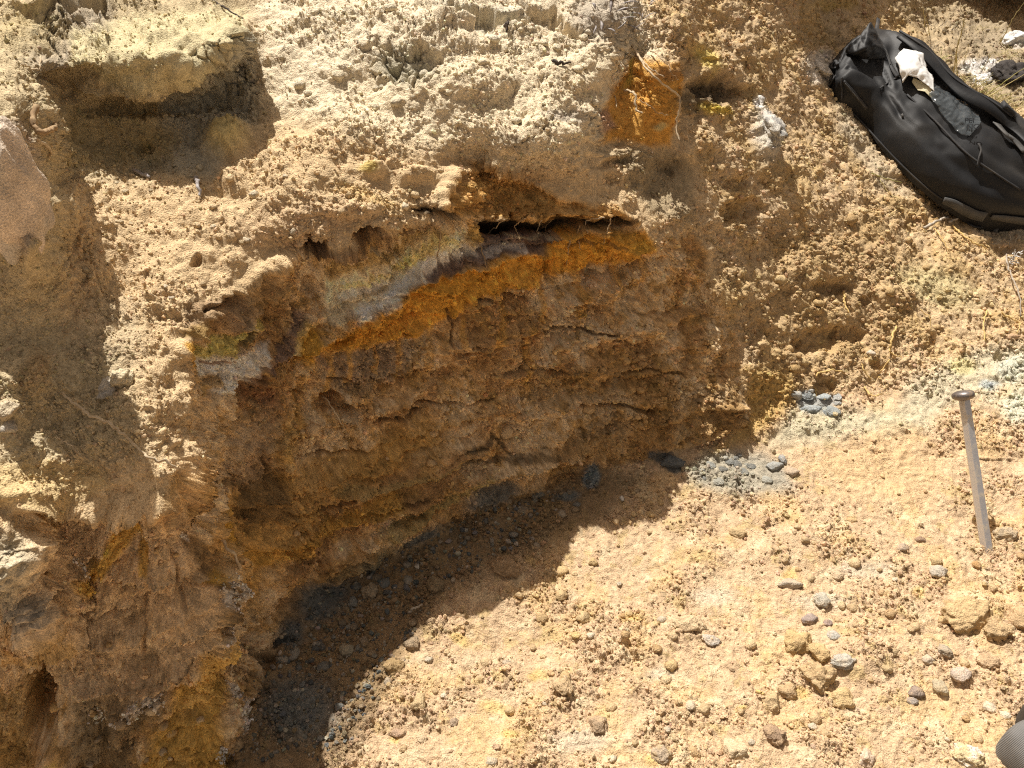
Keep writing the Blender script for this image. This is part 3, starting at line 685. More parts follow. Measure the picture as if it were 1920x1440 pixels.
def surf_frame(n, yaw):
    z = n.normalized(); x = Vector((math.cos(yaw), math.sin(yaw), 0)); x = (x - z * x.dot(z)).normalized(); y = z.cross(x)
    return Matrix((x, y, z)).transposed()
def stone(name, u, v, ru, rv, col, label=None, cat='stone', group=None, seed=0, sub=3, sink=.40, flat=.2, rough=.26, facets=9, crumbly=0.05, yaw=None, dust=.62, up=.55, high=None, layers=0.0, col2=None):
    p, n, soil = at(u, v)
    m = mpp(p)
    r = np.random.default_rng(seed + int(u * 7 + v * 13))
    V, F = rock_shape(seed + int(u * 3 + v), sub, facets, rough, flat, crumbly)
    h = high or min(ru, rv) * .9
    S = np.array([ru, rv * 1.25, h]) * m
    yw = yaw if yaw is not None else r.uniform(-.5, .5)
    nn = (n * (1 - up) + Vector((0, 0, 1)) * up).normalized()
    M3 = np.array(surf_frame(nn, 0))
    c, s_ = math.cos(yw), math.sin(yw)
    V = V @ np.array([(c, s_, 0), (-s_, c, 0), (0, 0, 1)])          # turn the shape, keep the extents given in image pixels
    e = V.max(0); e2 = V.min(0); V = (V - (e + e2) / 2) / ((e - e2) / 2)
    if layers: V[:, :2] *= (1 + layers * np.sign(np.sin(V[:, 2] * 13 + V[:, 0] * 2)))[:, None]
    nz = V[:, 2].copy()
    Wd = (V * S) @ M3.T
    base = np.array(p + nn * (S[2] * (1 - 2 * sink)))
    o = None
    q = (Wd + base).astype(np.float32)
    g = fbm(q, 90, 3, 61); g2 = fbm(q, 260, 2, 62)
    C = np.array(col, np.float32)[None] * (1 + .22 * g + .16 * g2)[:, None]
    if col2 is not None:
        k = sstep(fbm(q, 45, 3, 63), -.05, .25)[:, None]; C = C * (1 - k) + np.array(col2, np.float32) * k
    d = np.clip(.35 + sstep(-nz, -.2, .7) * .6 + sstep(g, -.1, .4) * .5, 0, 1) * dust
    C = C * (1 - d[:, None]) + np.array(soil)[None] * d[:, None]
    o = link_mesh(name, mesh_np(name, Wd, F, name != 'shale_fragment', np.clip(C, .01, .85)), M_SOIL)
    o.location = Vector(base.tolist())
    tag(o, label, cat, group)
    return o

TANC, BRN, DBR, GRY, PAL, SHL, OCH = (.56, .42, .24), (.44, .29, .14), (.22, .145, .09), (.38, .34, .27), (.60, .54, .42), (.20, .22, .22), (.55, .38, .15)
STN = 'stones lying on the pit floor'
big = [
 (1805, 1163, 50, 30, (.52, .37, .20), 'broad flat brown clod, largest lump on the sunny floor below the chisel', dict(sub=5, crumbly=.04, high=26, sink=.42, flat=.3)),
 (1862, 1191, 27, 17, (.46, .33, .19), 'rounded brown clod touching the lower right of the broad flat clod', dict(sub=4, crumbly=.10)),
 (1914, 1172, 26, 28, (.47, .33, .18), 'brown clod cut by the right picture edge beside the broad flat clod', dict(sub=4)),
 (1853, 1244, 24, 13, (.47, .33, .20), 'low oval brown stone alone on smooth soil below the broad flat clod', dict(sub=4)),
 (1768, 1227, 13, 11, GRY, 'small layered grey shale stone just under the broad flat clod', dict(layers=.08)),
 (1740, 1238, 13, 8, (.50, .42, .33), 'small pinkish grey stone left of the layered grey stone', {}),
 (1799, 1270, 20, 14, (.52, .44, .38), 'whitish pink stone standing among small clods', dict(layers=.05)),
 (1760, 1289, 14, 14, (.42, .38, .28), 'grey tan wedge shaped stone beside the whitish pink stone', dict(facets=7)),
 (1716, 1300, 17, 10, (.24, .20, .19), 'dark purple grey shale chip, upper of two', dict(facets=8, layers=.08)),
 (1709, 1317, 12, 7, (.30, .28, .27), 'dark grey shale sliver under the purple grey chip', dict(facets=8)),
 (1575, 1253, 26, 13, (.44, .44, .40), 'jagged light grey shale chunk beside a crumbly heap', dict(sub=4, facets=9, layers=.06, high=15)),
 (1532, 1277, 34, 26, (.50, .36, .19), 'large orange brown stone with a worn rounded back', dict(sub=5, high=26, facets=8)),
 (1577, 1315, 27, 17, (.56, .41, .20), 'golden brown stone just below the large orange brown stone', dict(sub=4, high=17)),
 (1494, 1204, 28, 22, (.50, .36, .17), 'tan knobbly clod above the large orange brown stone', dict(sub=4, crumbly=.10)),
 (1535, 1228, 20, 16, (.52, .37, .19), 'tan clod wedged between the knobbly clod and grey shale chunk', dict(sub=4)),
 (1561, 1198, 12, 9, (.42, .44, .42), 'small pale grey chip between tan clods', dict(facets=7)),
 (1541, 1130, 15, 13, (.42, .41, .35), 'grey shale plate with a straight broken edge', dict(facets=7, flat=.4)),
 (1517, 1167, 16, 9, (.32, .27, .27), 'flat purple grey shale stone below the shale plate', dict(facets=8)),
 (1550, 1172, 9, 6, (.30, .23, .22), 'tiny purplish chip right of the flat purple grey stone', {}),
 (1474, 1298, 20, 14, (.44, .31, .17), 'brown clod left of the large orange brown stone', {}),
 (1447, 1322, 24, 18, (.50, .37, .21), 'tan brown clod below the left brown clod', dict(sub=4, crumbly=.08)),
 (1623, 1424, 19, 15, (.56, .44, .34), 'reddish stone with white cap at the bottom edge', dict(sub=4, col2=(.70, .66, .58))),
 (1814, 1426, 32, 24, (.58, .48, .30), 'white streaked yellow block beside the grey cloth bag', dict(sub=5, col2=(.68, .66, .62), layers=.04, high=24)),
 (1856, 1328, 14, 10, (.66, .58, .45), 'whitish clod above the grey cloth bag', {}),
 (1292, 1174, 32, 14, (.55, .41, .25), 'wide tan slab with a dark lower edge in the middle of the floor', dict(sub=4, flat=.35)),
 (1335, 1205, 17, 10, (.47, .45, .41), 'flat light grey stone right of the wide tan slab', dict(flat=.5, high=6)),
 (1570, 1080, 11, 9, (.55, .42, .28), 'lone tan pebble on ochre soil left of the chisel tip', {}),
 (1480, 1098, 24, 9, (.42, .38, .31), 'long low grey stone left of the lone tan pebble', dict(flat=.4)),
 (1448, 1382, 21, 18, (.26, .18, .13), 'dark brown layered stone near the bottom of the floor', dict(sub=4, layers=.05)),
 (1376, 1408, 24, 20, (.57, .46, .30), 'pale tan clod left of the dark layered stone', dict(sub=4, crumbly=.08)),
 (1830, 1062, 8, 7, (.42, .24, .09), 'small rust orange pebble right below the chisel tip', {}),
 (1757, 1078, 17, 11, (.46, .43, .38), 'pale grey crumbling stone left of the rust orange pebble', dict(crumbly=.1)),
 (1384, 1003, 17, 9, (.47, .35, .19), 'low brown lump on pale soil right of the shadow', dict(crumbly=.1)),
 (1880, 1008, 22, 13, (.44, .36, .27), 'grey brown stone beside the chisel tip', dict(sub=4)),
 (1725, 1012, 10, 6, (.30, .20, .15), 'thin dark brown chip left of the chisel tip', {}),
 (1690, 1030, 13, 7, (.40, .33, .26), 'flat grey brown chip left of the thin dark chip', {}),
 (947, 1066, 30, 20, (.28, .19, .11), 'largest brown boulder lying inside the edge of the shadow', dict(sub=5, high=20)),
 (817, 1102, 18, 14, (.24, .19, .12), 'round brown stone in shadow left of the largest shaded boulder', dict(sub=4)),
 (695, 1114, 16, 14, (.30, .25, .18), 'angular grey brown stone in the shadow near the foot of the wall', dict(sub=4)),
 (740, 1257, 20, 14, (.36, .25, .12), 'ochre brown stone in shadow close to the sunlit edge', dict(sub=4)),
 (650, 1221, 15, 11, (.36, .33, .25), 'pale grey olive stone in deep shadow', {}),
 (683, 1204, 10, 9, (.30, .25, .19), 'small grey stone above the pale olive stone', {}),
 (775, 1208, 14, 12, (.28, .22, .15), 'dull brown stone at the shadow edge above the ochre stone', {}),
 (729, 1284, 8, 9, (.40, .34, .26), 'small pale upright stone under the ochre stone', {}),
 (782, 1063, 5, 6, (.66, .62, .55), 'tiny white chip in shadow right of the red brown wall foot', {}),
 (1166, 937, 5, 5, (.72, .70, .66), 'tiny white pebble in shadow left of the grey shale', {}),
 (1053, 1124, 13, 9, (.52, .38, .20), 'tan stone casting a dark shadow on the upper sunny floor', {}),
 (1017, 1160, 13, 9, (.44, .31, .16), 'brown lump below left of the shadow casting tan stone', {}),
 (1092, 1162, 14, 10, (.50, .38, .22), 'round tan lump below the shadow casting tan stone', {}),
 (1080, 1199, 9, 6, (.60, .46, .20), 'small yellowish pebble below the round tan lump', {}),
 (1113, 1058, 10, 7, (.50, .36, .18), 'small tan clod beside the upper shadow edge', {}),
 (1055, 1303, 20, 15, (.44, .32, .18), 'knobbly brown stone in the lower middle of the floor', dict(sub=4, crumbly=.08)),
 (1123, 1365, 19, 16, (.34, .25, .17), 'dark brown stone below right of the knobbly brown stone', dict(sub=4)),
 (1240, 1420, 21, 14, (.38, .31, .25), 'dark grey brown stone at the bottom edge of the floor', dict(sub=4)),
 (951, 1243, 9, 5, (.50, .42, .32), 'small grey tan pebble on the left sunny floor', {}),
 (787, 1328, 16, 14, (.55, .42, .23), 'tan knob beside the lower shadow edge', dict(crumbly=.12)),
 (745, 1374, 19, 7, (.44, .30, .22), 'flat reddish slab right at the lower shadow edge', dict(facets=7)),
 (790, 1388, 13, 7, (.58, .46, .30), 'pale flat stone beside the reddish slab', {}),
 (853, 1357, 9, 8, (.36, .28, .21), 'small dark pebble right of the pale flat stone', {}),
 (933, 1409, 9, 5, (.40, .24, .16), 'small rust brown chip at the bottom left of the sunny floor', {}),
 (1035, 1268, 9, 5, (.60, .40, .22), 'small orange pebble on a yellow stain', {}),
 (208, 735, 22, 22, (.42, .41, .40), 'grey clod beside a cream clod on the left bench', dict(sub=4, high=20)),
 (236, 721, 22, 19, (.64, .55, .38), 'cream clod half in the sun on the left bench', dict(sub=4, crumbly=.15, high=20)),
 (20, 778, 20, 16, (.60, .50, .36), 'pale clod at the left picture edge, upper of two', dict(sub=4, crumbly=.15)),
 (22, 806, 16, 12, (.52, .48, .42), 'greyish clod at the left picture edge, lower of two', dict(crumbly=.15)),
 (735, 30, 13, 9, (.64, .57, .42), 'cream clod near the top edge of the pale spoil', {}),
 (924, 78, 13, 7, (.64, .60, .48), 'smooth cream pebble on the pale spoil beside a burnt twig', {}),
 (1320, 110, 28, 13, (.64, .50, .17), 'yellow block above the dark hollow in the slope', dict(sub=4, yaw=0)),
 (1742, 364, 18, 8, (.56, .55, .54), 'pale grey stone poking out under the black backpack', dict(sub=3)),
 (1840, 152, 22, 14, (.80, .79, .77), 'white lump among grass behind the backpack, lower of two', dict(sub=4, dust=.1, crumbly=.12)),
 (1906, 78, 24, 13, (.80, .79, .77), 'white lump at the upper right edge behind the backpack', dict(sub=4, dust=.1, crumbly=.12)),
 (1890, 150, 34, 26, (.06, .055, .055), 'black charred clod in the dry grass at the right edge', dict(sub=4, crumbly=.2, dust=.08)),
 (1428, 250, 24, 40, (.58, .55, .49), 'white crusted grey clod stuck to the slope', dict(sub=4, crumbly=.22, dust=.15, col2=(.27, .26, .25), high=18)),
 (1427, 188, 9, 9, (.74, .72, .68), 'white crust flake above the white crusted clod', dict(dust=.1)),
 (1530, 130, 26, 22, (.60, .56, .50), 'white crusted lump beside the end of the backpack', dict(sub=4, crumbly=.2, dust=.2, col2=(.42, .38, .32), high=12)),
 (1260, 868, 26, 11, (.13, .14, .145), 'black shale slab sticking out of the foot of the wall', dict(sub=4, facets=8, high=10, dust=.15)),
 (1452, 878, 17, 9, (.36, .37, .36), 'blue grey shale stone right of the pale shale patch', dict(facets=8, layers=.05)),
 (1467, 866, 8, 9, (.30, .34, .36), 'small blue shale chip above the blue grey shale stone', dict(facets=7)),
 (1484, 886, 13, 9, (.50, .40, .30), 'pinkish clod right of the blue grey shale stone', {}),
 (1487, 744, 13, 7, (.34, .36, .36), 'rounded blue grey pebble at the foot of the slope', {}),
 (1520, 768, 20, 8, (.33, .37, .39), 'cracked blue shale slab at the foot of the slope', dict(facets=8, layers=.06)),
 (1545, 748, 14, 7, (.38, .43, .45), 'pale blue shale slab above the cracked blue slab', dict(facets=8)),
 (1625, 670, 9, 6, (.58, .53, .46), 'small white pebble in the loose soil of the slope', {}),
 (1890, 638, 17, 7, (.52, .33, .20), 'reddish pebble low on the slope near the right edge', dict(facets=8)),
]
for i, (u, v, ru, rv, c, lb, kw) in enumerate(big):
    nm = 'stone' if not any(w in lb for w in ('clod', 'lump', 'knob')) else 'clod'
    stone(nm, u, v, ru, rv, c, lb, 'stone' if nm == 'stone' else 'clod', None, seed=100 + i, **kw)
Vb, Fb = rock_shape(77, 5, 9, .16, 0, .03)
Vb = Vb / np.abs(Vb).max(0)
bd = Vector((0, 0, CAM_H)) + Vector(ray(2, 352).tolist()) * (.955 / ray(2, 352)[1])
Wb = (Vb * np.array([.052, .060, .098])).astype(np.float32); gq = fbm(Wb + 3, 30, 4, 64); gq2 = fbm(Wb + 9, 14, 3, 65)
Cb = np.array([.70, .58, .46], np.float32) * (1 + .25 * gq)[:, None]; kk = sstep(gq2, 0, .4)[:, None]; Cb = Cb * (1 - kk) + np.array([.56, .50, .42], np.float32) * kk
ob = link_mesh('boulder', mesh_np('boulder', Wb, Fb, True, np.clip(Cb, .02, .85)), M_SOIL); ob.location = bd
tag(ob, 'large pinkish grey boulder cut by the left picture edge', 'boulder')
# many more of the same kind, too alike to tell apart
ANCH = [(s[0], s[1]) for s in big]
ANAME = ['broad flat brown clod', 'clod touching the broad clod', 'edge cut brown clod', 'low oval brown stone', 'layered grey shale stone', 'small pinkish grey stone', 'whitish pink stone', 'wedge shaped stone', 'purple grey shale chip', 'dark shale sliver', 'jagged grey shale chunk', 'large orange brown stone', 'golden brown stone', 'tan knobbly clod', 'wedged tan clod', 'pale grey chip', 'grey shale plate', 'flat purple shale stone', 'tiny purplish chip', 'left brown clod', 'tan brown clod', 'white capped reddish stone', 'white streaked yellow block', 'whitish clod', 'wide tan slab', 'flat light grey stone', 'lone tan pebble', 'long low grey stone', 'dark brown layered stone', 'pale tan clod', 'rust orange pebble', 'pale crumbling stone', 'low brown lump', 'stone by the chisel', 'thin dark chip', 'flat grey brown chip', 'largest shaded boulder', 'round shaded stone', 'angular shaded stone', 'ochre brown shaded stone', 'pale olive shaded stone', 'small grey shaded stone', 'dull brown stone', 'pale upright stone', 'tiny white chip', 'tiny white pebble', 'tan stone with shadow', 'brown lump', 'round tan lump', 'small yellowish pebble', 'upper tan clod', 'knobbly brown stone', 'dark brown stone', 'grey brown edge stone', 'grey tan pebble', 'tan knob', 'flat reddish slab', 'pale flat stone', 'small dark pebble', 'rust brown chip', 'small orange pebble', 'grey clod of the pair', 'cream clod of the pair', 'pale left edge clod', 'greyish left edge clod', 'cream clod near top', 'smooth cream pebble', 'yellow block', 'stone under the backpack', 'lower white lump', 'upper white lump', 'black charred clod', 'white crusted clod', 'white crust flake', 'lump by the backpack', 'black shale slab', 'blue grey shale stone', 'small blue shale chip', 'pinkish clod', 'blue grey pebble', 'cracked blue slab', 'pale blue slab', 'white slope pebble', 'reddish slope pebble']
ANCH += [(690, 440), (590, 464), (430, 262), (435, 345), (368, 490), (1345, 165), (1050, 130), (1200, 200), (760, 120), (955, 424), (75, 1320), (280, 1300), (1150, 20), (1540, 640), (1430, 480), (1673, 640), (1755, 540), (372, 352), (300, 180), (1583, 570), (900, 30), (550, 120), (640, 210), (880, 210), (1060, 220), (120, 1400)]
ANAME += ['right lip hollow', 'left lip hollow', 'yellow clod on the bench', 'brown knob on the bench', 'tiny pit in the bench', 'dark hollow above the slope', 'dark wood splinter', 'orange scarp', 'cracked mud dome', 'black gap', 'big hole at lower left', 'pale crust patch', 'dead leaves', 'dark slope hollow', 'slope edge', 'upright straw root', 'yellow slope patch', 'grey split twig', 'pale block', 'short yellow root', 'shaded hollow at top', 'left side of the spoil', 'lower left of the spoil', 'lower middle of the spoil', 'grey ash patch', 'ochre knob at lower left']
assert len(ANCH) == len(ANAME), (len(ANCH), len(ANAME))
USED = {}
def which(u, v, rr, c, noun):
    size = 'tiny' if rr < 6.5 else 'small' if rr < 9 else 'middling' if rr < 11 else 'larger'
    lum = sum(c) / 3
    hue = 'pale' if lum > .47 else 'tan' if lum > .37 else 'brown' if lum > .25 else 'dark'
    k = min(range(len(ANCH)), key=lambda i: math.hypot(ANCH[i][0] - u, (ANCH[i][1] - v) * 1.15))
    a = math.degrees(math.atan2(ANCH[k][1] - v, u - ANCH[k][0])) % 360
    d = ['right of', 'above and right of', 'above', 'above and left of', 'left of', 'below and left of', 'below', 'below and right of'][int((a + 22.5) // 45) % 8]
    key = (size, hue, k, d); n = USED.get(key, 0); USED[key] = n + 1
    o = ['', ', another one', ', a third one', ', a fourth one', ', a fifth one', ', a sixth one'][min(n, 5)]
    return f'{size} {hue} {noun} {d} the {ANAME[k]}{o}'
def scatter(poly, n, rlo, rhi, cols, name, label, group, seed, sub=2, **kw):
    r = np.random.default_rng(seed); pts = np.array(poly, float); lo, hi = pts.min(0), pts.max(0); k = 0; tries = 0
    while k < n and tries < 4000:
        tries += 1
        u, v = r.uniform(lo[0], hi[0]), r.uniform(lo[1], hi[1]); ins = False; j = len(pts) - 1
        for i in range(len(pts)):
            a, b = pts[i], pts[j]
            if (a[1] > v) != (b[1] > v) and u < (b[0] - a[0]) * (v - a[1]) / (b[1] - a[1] + 1e-9) + a[0]: ins = not ins
            j = i
        if not ins: continue
        if any(abs(u - s[0]) < s[2] + 8 and abs(v - s[1]) < s[3] + 8 for s in big): continue
        if M_smooth_at(u, v) > r.uniform(.2, .9): continue
        rr = rlo + (rhi - rlo) * r.uniform() ** 2.2
        c = np.array(cols[r.integers(len(cols))]) * r.uniform(.85, 1.15)
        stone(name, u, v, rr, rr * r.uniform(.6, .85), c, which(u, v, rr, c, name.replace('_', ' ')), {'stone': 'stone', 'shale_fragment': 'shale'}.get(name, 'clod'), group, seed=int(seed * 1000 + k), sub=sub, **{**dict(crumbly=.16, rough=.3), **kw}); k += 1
MS = M_smooth.reshape(NV, NU)[iv0:iv0 + nv, iu0:iu0 + nu]
def M_smooth_at(u, v): return MS[min(max(int((v - V0) / STEP), 0), nv - 1), min(max(int((u - U0) / STEP), 0), nu - 1)]
SUNF = [(660, 1440), (760, 1320), (810, 1190), (1000, 1080), (1240, 910), (1420, 960), (1780, 950), (1915, 1040), (1915, 1300), (1830, 1440)]
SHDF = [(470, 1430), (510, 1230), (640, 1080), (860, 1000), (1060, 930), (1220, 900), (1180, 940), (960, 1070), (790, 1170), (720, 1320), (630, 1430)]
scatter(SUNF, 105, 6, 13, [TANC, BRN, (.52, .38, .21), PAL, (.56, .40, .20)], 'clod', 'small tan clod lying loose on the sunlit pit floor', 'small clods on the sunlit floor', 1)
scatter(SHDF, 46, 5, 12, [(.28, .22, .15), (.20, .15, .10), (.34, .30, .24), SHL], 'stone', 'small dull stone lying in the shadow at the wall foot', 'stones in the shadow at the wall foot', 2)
scatter([(480, 300), (640, 240), (900, 290), (1050, 300), (830, 390), (560, 440), (400, 560), (300, 620), (240, 560), (330, 440)], 34, 5, 11, [(.60, .46, .28), (.54, .42, .26), PAL], 'clod', 'small tan crumb of earth on the sunlit bench', 'clods on the sunlit bench', 3)
scatter([(480, 20), (1150, 60), (1150, 200), (1040, 250), (560, 190)], 44, 5, 12, [(.62, .55, .40), (.56, .50, .38), (.66, .58, .42)], 'clod', 'small cream clod lying on the pale spoil', 'clods on the pale spoil', 4)
scatter([(1330, 300), (1550, 330), (1740, 470), (1800, 620), (1480, 700), (1400, 600)], 44, 5, 13, [(.50, .35, .17), (.42, .28, .13), (.56, .42, .22)], 'clod', 'small golden brown clod on the loose slope', 'clods on the slope', 5)
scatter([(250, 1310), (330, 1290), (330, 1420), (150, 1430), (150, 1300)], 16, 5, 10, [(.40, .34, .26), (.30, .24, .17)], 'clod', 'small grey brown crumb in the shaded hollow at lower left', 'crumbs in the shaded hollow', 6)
scatter([(110, 330), (430, 270), (420, 330), (300, 350), (220, 480), (130, 560)], 20, 4, 9, [(.48, .42, .30), (.42, .37, .27)], 'clod', 'small grey clod in the shaded corner of the left bank', 'clods in the shaded corner', 7)

scatter([(490, 1330), (520, 1190), (620, 1090), (760, 1020), (900, 950), (1060, 900), (1120, 905), (950, 985), (800, 1060), (680, 1160), (600, 1300)], 30, 6, 15, [(.10, .105, .105), (.15, .16, .155), (.20, .17, .13), (.28, .26, .22)], 'shale_fragment', 'x', 'broken shale along the wall foot', 8, facets=6, rough=.06, sink=.5, crumbly=0.0, up=.8, high=7, dust=.3)
scatter([(1290, 880), (1340, 850), (1430, 855), (1480, 880), (1480, 915), (1390, 930), (1300, 915)], 14, 6, 14, [(.16, .17, .17), (.24, .25, .24), (.34, .34, .30)], 'shale_fragment', 'x', 'broken shale in the pale patch', 11, facets=6, rough=.05, sink=.62, crumbly=0.0, up=.8, high=5, dust=.5)
scatter([(1480, 740), (1530, 735), (1575, 748), (1560, 780), (1495, 778)], 10, 6, 14, [(.16, .18, .19), (.25, .28, .29), (.34, .36, .36)], 'shale_fragment', 'x', 'broken shale at the slope foot', 12, facets=6, rough=.05, sink=.6, crumbly=0.0, up=.8, high=6, dust=.45)
scatter([(420, 760), (600, 690), (900, 600), (1150, 560), (1290, 600), (1360, 720), (1150, 800), (850, 880), (520, 1010), (440, 1000)], 34, 6, 15, [(.50, .34, .17), (.42, .27, .12), (.56, .42, .26)], 'clod', 'x', 'lumps set in the shaded cut face', 9)
scatter([(20, 1000), (330, 960), (390, 1120), (380, 1400), (20, 1430)], 20, 6, 13, [(.50, .36, .19), (.44, .29, .12), (.58, .46, .30)], 'clod', 'x', 'lumps set in the shaded left pillar', 10)
# crumbs of soil: uncountable, one mesh
def crumbs(name, n, rlo, rhi, weight, seed, tint=None):
    r = np.random.default_rng(seed)
    V1, F1 = ICO[1]
    w = weight.reshape(NV, NU)[iv0:iv0 + nv, iu0:iu0 + nu].ravel().astype(np.float64); w /= w.sum()
    idx = r.choice(len(w), n, p=w)
    p = F0.reshape(-1, 3)[idx] + r.normal(0, .0008, (n, 3)); nn = FN.reshape(-1, 3)[idx]; cc = FA.reshape(-1, 3)[idx]
    dep = (p - np.array([0, 0, CAM_H])) @ np.array([0, cP, -sP]) / FPX
    rad = (rlo + (rhi - rlo) * r.uniform(size=n) ** 3.0) * dep
    X = V1[None] * (1 + r.uniform(-.32, .25, (n, len(V1), 1)))
    X = X * r.uniform(.65, 1.1, (n, 1, 3))
    X = X * rad[:, None, None] + (p + nn * (rad * .08)[:, None])[:, None]
    Fi = (F1[None] + (np.arange(n) * len(V1))[:, None, None]).reshape(-1, 3)
    if tint is not None: cc = np.array(tint, np.float32)[r.integers(len(tint), size=n)]
    C = cc * r.uniform(.78, 1.2, (n, 1)) * (1 + r.normal(0, .03, (n, 3)))
    C = np.repeat(np.clip(C, .01, .85), len(V1), axis=0)
    o = link_mesh(name, mesh_np(name, X.reshape(-1, 3), Fi, False, C), M_SOIL)
    tag(o, kind='stuff'); return o
ca = np.clip(crumb_amt, .10, 1)
crumbs('soil_crumbs', 16000, 1.6, 5.5, M_floor * ca ** 1.6, 21)
crumbs('soil_crumbs', 15000, 1.5, 5.0, M_wall * sstep(patch, -.4, .3), 24)
crumbs('soil_crumbs', 13000, 1.6, 5.0, (M_bench * np.where(uf < 320, np.maximum(ca, .6), ca)) * np.where(vf < 980, 1, .2), 22)
crumbs('soil_crumbs', 11000, 1.8, 6.0, M_slope * np.maximum(ca, .5), 23)
wm = np.zeros(len(uf), np.float32)
for b in [(400, 1100, 16, 26, 10), (398, 1170, 12, 20, 0), (440, 1300, 10, 22, -20), (455, 1345, 12, 28, -10), (352, 1005, 6, 10, 0), (345, 965, 8, 14, 0), (280, 1300, 30, 14, 0), (210, 1330, 40, 16, 0), (135, 1040, 12, 8, 0), (420, 1410, 16, 20, 0)]:
    i_, m_ = blob(*b); wm[i_] = np.maximum(wm[i_], m_)
crumbs('white_crust', 900, 1.6, 5.0, wm + 1e-9, 25, [(.74, .68, .60), (.66, .60, .52), (.80, .76, .70)])
fm_ = full(*inside([(450, 1420), (500, 1230), (620, 1090), (760, 1020), (900, 960), (1060, 910), (1000, 1010), (820, 1110), (740, 1240), (640, 1420)], 20))
crumbs('shale_crumbs', 1700, 1.6, 7.0, fm_ + 1e-9, 26, [(.15, .15, .14), (.24, .22, .18), (.36, .32, .26), (.20, .16, .10), (.11, .12, .12)])
print('stones', round(time.time() - T0, 1))
# ------------------------------------------------------------------ materials of the made things
def fabric(name, col, rough=.85, weave=900.0, bump=.25, var=.12, spec=.25, dusty=0.0):
    m, n, l, b = new_mat(name)
    tc = n.new('ShaderNodeTexCoord')
    w1 = n.new('ShaderNodeTexWave'); w1.bands_direction = 'DIAGONAL'; w1.inputs['Scale'].default_value = weave; w1.inputs['Distortion'].default_value = .6
    ns = n.new('ShaderNodeTexNoise'); ns.inputs['Scale'].default_value = 34; ns.inputs['Detail'].default_value = 5
    l.new(tc.outputs['Object'], w1.inputs['Vector']); l.new(tc.outputs['Object'], ns.inputs['Vector'])
    mr = n.new('ShaderNodeMapRange'); mr.inputs['From Min'].default_value = .35; mr.inputs['From Max'].default_value = .7
    mr.inputs['To Min'].default_value = 1 - var; mr.inputs['To Max'].default_value = 1 + var
    l.new(ns.outputs['Fac'], mr.inputs['Value'])
    sc = n.new('ShaderNodeVectorMath'); sc.operation = 'SCALE'; sc.inputs[0].default_value = col; l.new(mr.outputs[0], sc.inputs['Scale'])
    out = sc.outputs[0]
    if dusty:
        d = n.new('ShaderNodeTexNoise'); d.inputs['Scale'].default_value = 9; d.inputs['Detail'].default_value = 6; l.new(tc.outputs['Object'], d.inputs['Vector'])
        rr = n.new('ShaderNodeMapRange'); rr.inputs['From Min'].default_value = .5; rr.inputs['From Max'].default_value = .75; rr.inputs['To Max'].default_value = dusty
        l.new(d.outputs['Fac'], rr.inputs['Value'])
        mx = n.new('ShaderNodeMix'); mx.data_type = 'RGBA'; l.new(rr.outputs[0], mx.inputs['Factor']); l.new(out, mx.inputs['A']); mx.inputs['B'].default_value = (.42, .34, .23, 1)
        out = mx.outputs['Result']
    l.new(out, b.inputs['Base Color'])
    b.inputs['Roughness'].default_value = rough; b.inputs['Specular IOR Level'].default_value = spec
    b.inputs['Sheen Weight'].default_value = .02; b.inputs['Sheen Roughness'].default_value = .5
    bp = n.new('ShaderNodeBump'); bp.inputs['Strength'].default_value = bump; bp.inputs['Distance'].default_value = .0006
    l.new(w1.outputs['Fac'], bp.inputs['Height']); l.new(bp.outputs[0], b.inputs['Normal'])
    return m
M_NYLON = fabric('black_nylon', (.0085, .009, .0105), .55, 700, .2, .25, .38, .03)
M_TRIM = fabric('worn_black_webbing', (.030, .030, .032), .7, 900, .3, .2, .4, .10)
M_GWEB = fabric('grey_webbing', (.085, .084, .082), .75, 900, .3, .2, .3, .12)
M_CANVAS = fabric('grey_canvas', (.175, .172, .168), .9, 150, 1.0, .1, .2, .05)
M_BROWNF = fabric('dark_brown_cloth', (.060, .050, .040), .9, 500, .3, .2, .2, .05)
def plain(name, col, rough=.6, metal=0.0, spec=.4, alpha=1.0, trans=0.0, noise=None):
    m, n, l, b = new_mat(name)
    b.inputs['Base Color'].default_value = (*col, 1); b.inputs['Roughness'].default_value = rough; b.inputs['Metallic'].default_value = metal
    b.inputs['Specular IOR Level'].default_value = spec; b.inputs['Alpha'].default_value = alpha; b.inputs['Transmission Weight'].default_value = trans
    if noise:
        sc_, c2, lo, hi = noise
        tc = n.new('ShaderNodeTexCoord'); ns = n.new('ShaderNodeTexNoise'); ns.inputs['Scale'].default_value = sc_; ns.inputs['Detail'].default_value = 6; ns.inputs['Roughness'].default_value = .7
        l.new(tc.outputs['Object'], ns.inputs['Vector'])
        mr = n.new('ShaderNodeMapRange'); mr.inputs['From Min'].default_value = lo; mr.inputs['From Max'].default_value = hi; l.new(ns.outputs['Fac'], mr.inputs['Value'])
        mx = n.new('ShaderNodeMix'); mx.data_type = 'RGBA'; l.new(mr.outputs[0], mx.inputs['Factor']); mx.inputs['A'].default_value = (*col, 1); mx.inputs['B'].default_value = (*c2, 1)
        l.new(mx.outputs['Result'], b.inputs['Base Color'])
        if metal:
            m2 = n.new('ShaderNodeMapRange'); m2.inputs['To Min'].default_value = metal; m2.inputs['To Max'].default_value = 0.0; l.new(mr.outputs[0], m2.inputs['Value']); l.new(m2.outputs[0], b.inputs['Metallic'])
        bp = n.new('ShaderNodeBump'); bp.inputs['Strength'].default_value = .25; bp.inputs['Distance'].default_value = .002; l.new(ns.outputs['Fac'], bp.inputs['Height']); l.new(bp.outputs[0], b.inputs['Normal'])
    return m
